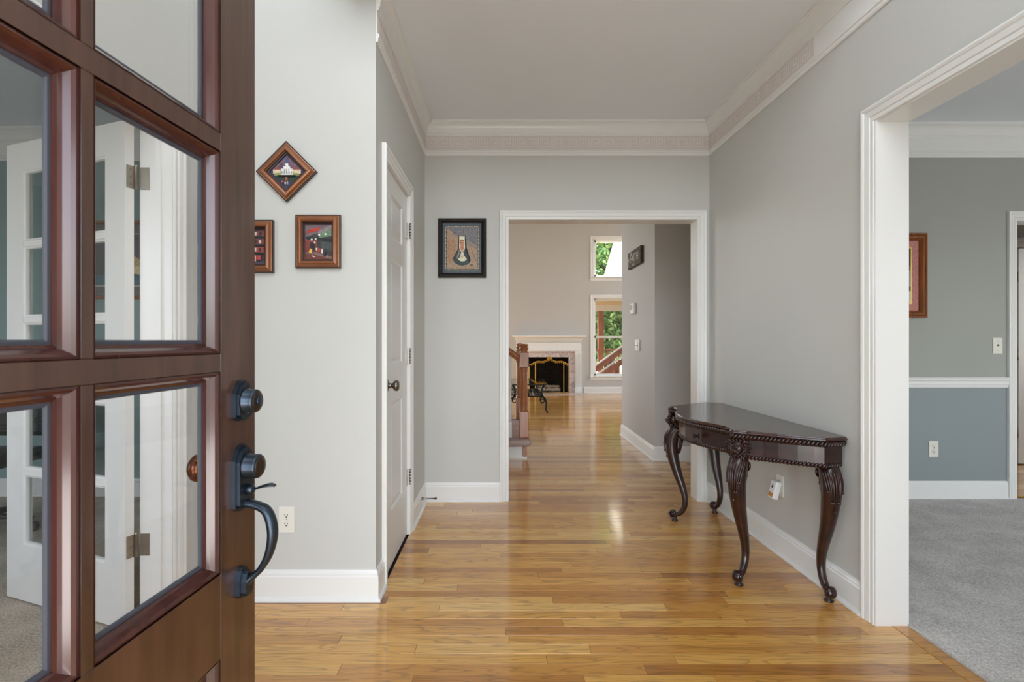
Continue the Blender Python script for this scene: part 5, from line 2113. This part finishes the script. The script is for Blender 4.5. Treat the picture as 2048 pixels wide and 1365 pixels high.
# ------------------------------------------------------------------ door at the end of the side hall
bd = thing('door_4', (4.8650, 4.83, 0.01), 'white bedroom door ajar beyond the dining room doorway', None, None, 'structure')
BXF = Matrix(((0.996, 0.09, 0, 4.8400), (0.09, -0.996, 0, 4.795), (0, 0, 1, 0.012), (0, 0, 0, 1)))
panel_door(bd, BXF, 0.76, 2.016, [(0.12, 0.34, 1.62, 1.88), (0.42, 0.64, 1.62, 1.88), (0.12, 0.34, 0.95, 1.50), (0.42, 0.64, 0.95, 1.50), (0.12, 0.34, 0.24, 0.80), (0.42, 0.64, 0.24, 0.80)])
for z in (1.76, 1.03, 0.30):
    q = MB()
    q.box(4.8355, 4.8395, 4.800, 4.836, z - 0.045, z + 0.045)
    q.box(4.8150, 4.8400, 4.8390, 4.842, z - 0.045, z + 0.045)
    q.lathe([(0.006, 0), (0.006, 0.09)], (4.8310, 4.794, z - 0.045), (0, 0, 1), seg=8)
    q.build('hinge', M['antique_brass'], bd)
casing('trim_22', [(4.7650, 4.04, 0), (4.7650, 4.04, 2.04), (4.7650, 4.845, 2.04), (4.7650, 4.845, 0)], (-1, 0, 0), flip=False)
mb = MB()
mb.box(4.998, 4.8770, 4.838, 4.846, 0, 2.04)
mb.box(4.998, 4.8770, 4.039, 4.047, 0, 2.04)
mb.box(4.998, 4.8770, 4.039, 4.846, 2.034, 2.041)
mb.build('trim_23', M['trim_white'], None, 'structure')

# ------------------------------------------------------------------ study: the black chair at the frame's edge
oc = thing('office_chair', (-3.12, 3.02, 0.008), 'black swivel office chair at the left picture edge behind the french door', 'chair')
ocx, ocy = -3.12, 3.02
q = MB()
for k in range(5):
    th = 2 * PI * k / 5 + 0.3
    q.tube([(ocx, ocy, 0.12), (ocx + 0.15 * math.cos(th), ocy + 0.15 * math.sin(th), 0.11), (ocx + 0.29 * math.cos(th), ocy + 0.29 * math.sin(th), 0.085)], [0.026, 0.020, 0.016], seg=8)
q.lathe([(0.04, 0.08), (0.045, 0.13), (0.03, 0.15), (0.025, 0.16), (0.025, 0.42)], (ocx, ocy, 0), (0, 0, 1), seg=14)
q.build('base', M['black_plastic'], oc)
for k in range(5):
    th = 2 * PI * k / 5 + 0.3
    q = MB()
    cxx, cyy = ocx + 0.29 * math.cos(th), ocy + 0.29 * math.sin(th)
    q.lathe([(0.020, -0.02), (0.028, -0.015), (0.028, 0.015), (0.020, 0.02)], (cxx, cyy, 0.0375), (-math.sin(th), math.cos(th), 0), seg=12)
    q.build('caster', M['black_plastic'], oc)
MB().rbox(ocx - 0.25, ocx + 0.25, ocy - 0.24, ocy + 0.24, 0.42, 0.50, 0.03).build('seat', M['black_plastic'], oc)
MB().rbox(ocx - 0.23, ocx + 0.23, ocy + 0.20, ocy + 0.27, 0.56, 1.05, 0.03).build('backrest', M['black_plastic'], oc)
MB().rbox(ocx - 0.04, ocx + 0.04, ocy + 0.24, ocy + 0.28, 0.44, 0.60, 0.01).build('back_strut', M['black_plastic'], oc)
for s in (-1, 1):
    q = MB()
    q.tube([(ocx + s * 0.24, ocy, 0.45), (ocx + s * 0.30, ocy, 0.50), (ocx + s * 0.30, ocy, 0.66)], 0.016, seg=8)
    q.rbox(ocx + s * 0.30 - 0.03, ocx + s * 0.30 + 0.03, ocy - 0.14, ocy + 0.14, 0.66, 0.69, 0.01)
    q.build('armrest', M['black_plastic'], oc)

# ------------------------------------------------------------------ outdoors: ground, deck, neighbouring wing, trees
MB().box(-30, 40, 11.7, 60, -0.75, -0.6).build('ground', M['grass'], None, 'structure')
dk = thing('deck', (2.5, 13.2, -0.6), 'red-brown wooden deck with railing and stair beyond the window', 'deck')
q = MB()
yb_ = 11.66
while yb_ < 14.6:
    q.box(0.8, 6.0, yb_, yb_ + 0.135, -0.14, -0.10)
    yb_ += 0.14
q.build('deck_board', M['deck_wood'], dk)
for xp in (0.9, 2.70, 4.5, 5.9):
    MB().box(xp - 0.07, xp + 0.07, 13.93, 14.07, -0.6, 1.98).build('post', M['deck_wood'], dk)
q = MB()
q.box(0.9, 5.9, 13.95, 14.05, 0.90, 0.94)
q.build('top_rail', M['deck_wood'], dk)
MB().box(0.9, 5.9, 13.97, 14.03, 0.03, 0.10).build('bottom_rail', M['deck_wood'], dk)
for k in range(34):
    xk = 1.02 + k * 0.145
    if min(abs(xk - 2.7), abs(xk - 4.5)) < 0.09:
        continue
    MB().box(xk - 0.02, xk + 0.02, 13.98, 14.02, 0.10, 0.90).build('picket', M['deck_wood'], dk)
# stair guard rising to the right, in front of the railing
for z_ in (0.66, 0.40):
    q = MB()
    a, b = Vector((2.40, 13.2, z_ - 0.14)), Vector((3.9, 13.2, z_ + 0.95))
    q.add([a + Vector((0, dy, dz)) for dy in (-0.05, 0.05) for dz in (-0.02, 0.02)] + [b + Vector((0, dy, dz)) for dy in (-0.05, 0.05) for dz in (-0.02, 0.02)],
          [(0, 1, 3, 2), (4, 6, 7, 5), (0, 4, 5, 1), (2, 3, 7, 6), (0, 2, 6, 4), (1, 5, 7, 3)])
    q.build('stair_rail', M['siding_white'], dk, None, 'pale stair rail')
q = MB()
for z_ in (0.57, 0.27):
    a, b = Vector((2.40, 13.22, z_ - 0.14)), Vector((3.9, 13.22, z_ + 0.95))
    q.add([a + Vector((0, dy, dz)) for dy in (-0.03, 0.03) for dz in (-0.085, 0.065)] + [b + Vector((0, dy, dz)) for dy in (-0.03, 0.03) for dz in (-0.085, 0.065)],
          [(0, 1, 3, 2), (4, 6, 7, 5), (0, 4, 5, 1), (2, 3, 7, 6), (0, 2, 6, 4), (1, 5, 7, 3)])
q.build('stair_stringer', M['deck_wood'], dk)
for xk in (2.62, 2.80, 2.98, 3.30, 3.48):
    MB().box(xk - 0.06, xk + 0.06, 13.26, 13.30, -0.10, 0.27 - 0.14 + (xk - 2.4) * 0.727 - 0.06).build('stair_picket', M['deck_wood'], dk)
pr_ = thing('porch_roof', (2.5, 13.0, 2.17), 'white porch beam and cream soffit above the deck', 'porch roof')
MB().box(0.6, 6.2, 13.9, 14.1, 1.98, 2.13).build('beam', M['siding_white'], pr_)
MB().box(0.6, 6.2, 11.62, 14.3, 2.13, 2.19).build('soffit', M['soffit_cream'], pr_)
q = MB()
q.prism([(2.50, 2.19), (2.66, 2.72), (2.96, 3.75), (4.6, 3.75), (4.6, 2.19)], 12.2, 13.6)
q.build('gable', M['siding_white'], pr_)


def tree(x, y, h, r, label, leafm, seed, nleaf=2600):
    rr = random.Random(seed)
    root = thing('tree', (x, y, -0.6), label, 'tree', 'trees behind the deck')
    q_ = MB()
    P = [(x, y, -0.6), (x + rr.uniform(-.1, .1), y, h * 0.3), (x + rr.uniform(-.2, .2), y, h * 0.6), (x, y, h * 0.9)]
    q_.tube(P, [0.22, 0.17, 0.11, 0.03], seg=9)
    for k in range(7):
        th = rr.uniform(0, 2 * PI)
        zb = h * rr.uniform(0.3, 0.7)
        q_.tube([(x, y, zb), (x + r * 0.4 * math.cos(th), y + r * 0.4 * math.sin(th), zb + 0.5), (x + r * 0.75 * math.cos(th), y + r * 0.75 * math.sin(th), zb + 0.8)], [0.07, 0.045, 0.015], seg=6)
    q_.build('trunk', M['bark'], root)
    q_ = MB()
    cl = []
    for k in range(80):
        u_ = rr.uniform(-1, 1)
        th = rr.uniform(0, 2 * PI)
        s_ = math.sqrt(1 - u_ * u_) * rr.uniform(0.5, 1.0)
        cl.append((x + r * s_ * math.cos(th), y + r * s_ * math.sin(th), h * 0.52 + h * 0.48 * u_ * rr.uniform(0.6, 1)))
    for k in range(nleaf):
        c_ = cl[k % len(cl)]
        p_ = Vector((c_[0] + rr.gauss(0, 0.34), c_[1] + rr.gauss(0, 0.34), max(-0.3, c_[2] + rr.gauss(0, 0.32))))
        a_ = Vector((rr.gauss(0, 1), rr.gauss(0, 1), rr.gauss(0, 1))).normalized()
        b_ = a_.cross(Vector((rr.gauss(0, 1), rr.gauss(0, 1), rr.gauss(0, 1)))).normalized()
        L_ = rr.uniform(0.07, 0.13)
        q_.add([p_ - a_ * L_, p_ + b_ * L_ * 0.5, p_ + a_ * L_, p_ - b_ * L_ * 0.5], [(0, 1, 2, 3)], False)
    q_.build('foliage', leafm, root, 'stuff')
    return root


tree(3.9, 18.4, 7.6, 2.0, 'leafy green tree straight behind the deck stair', M['leaf_a'], 1, 26000)
tree(-1.6, 18.6, 7.5, 2.0, 'leafy green tree behind the window left of the fireplace', M['leaf_b'], 4, 5000)
tree(8.5, 18.6, 7.8, 2.0, 'leafy green tree beyond the far end of the deck', M['leaf_b'], 5, 4000)
tree(1.2, 23.4, 8.6, 2.2, 'darker rear tree in the gap left of the deck post', M['leaf_b'], 3, 6000)
tree(6.5, 23.6, 9.6, 2.2, 'taller rear tree showing above the porch gable', M['leaf_b'], 2, 16000)
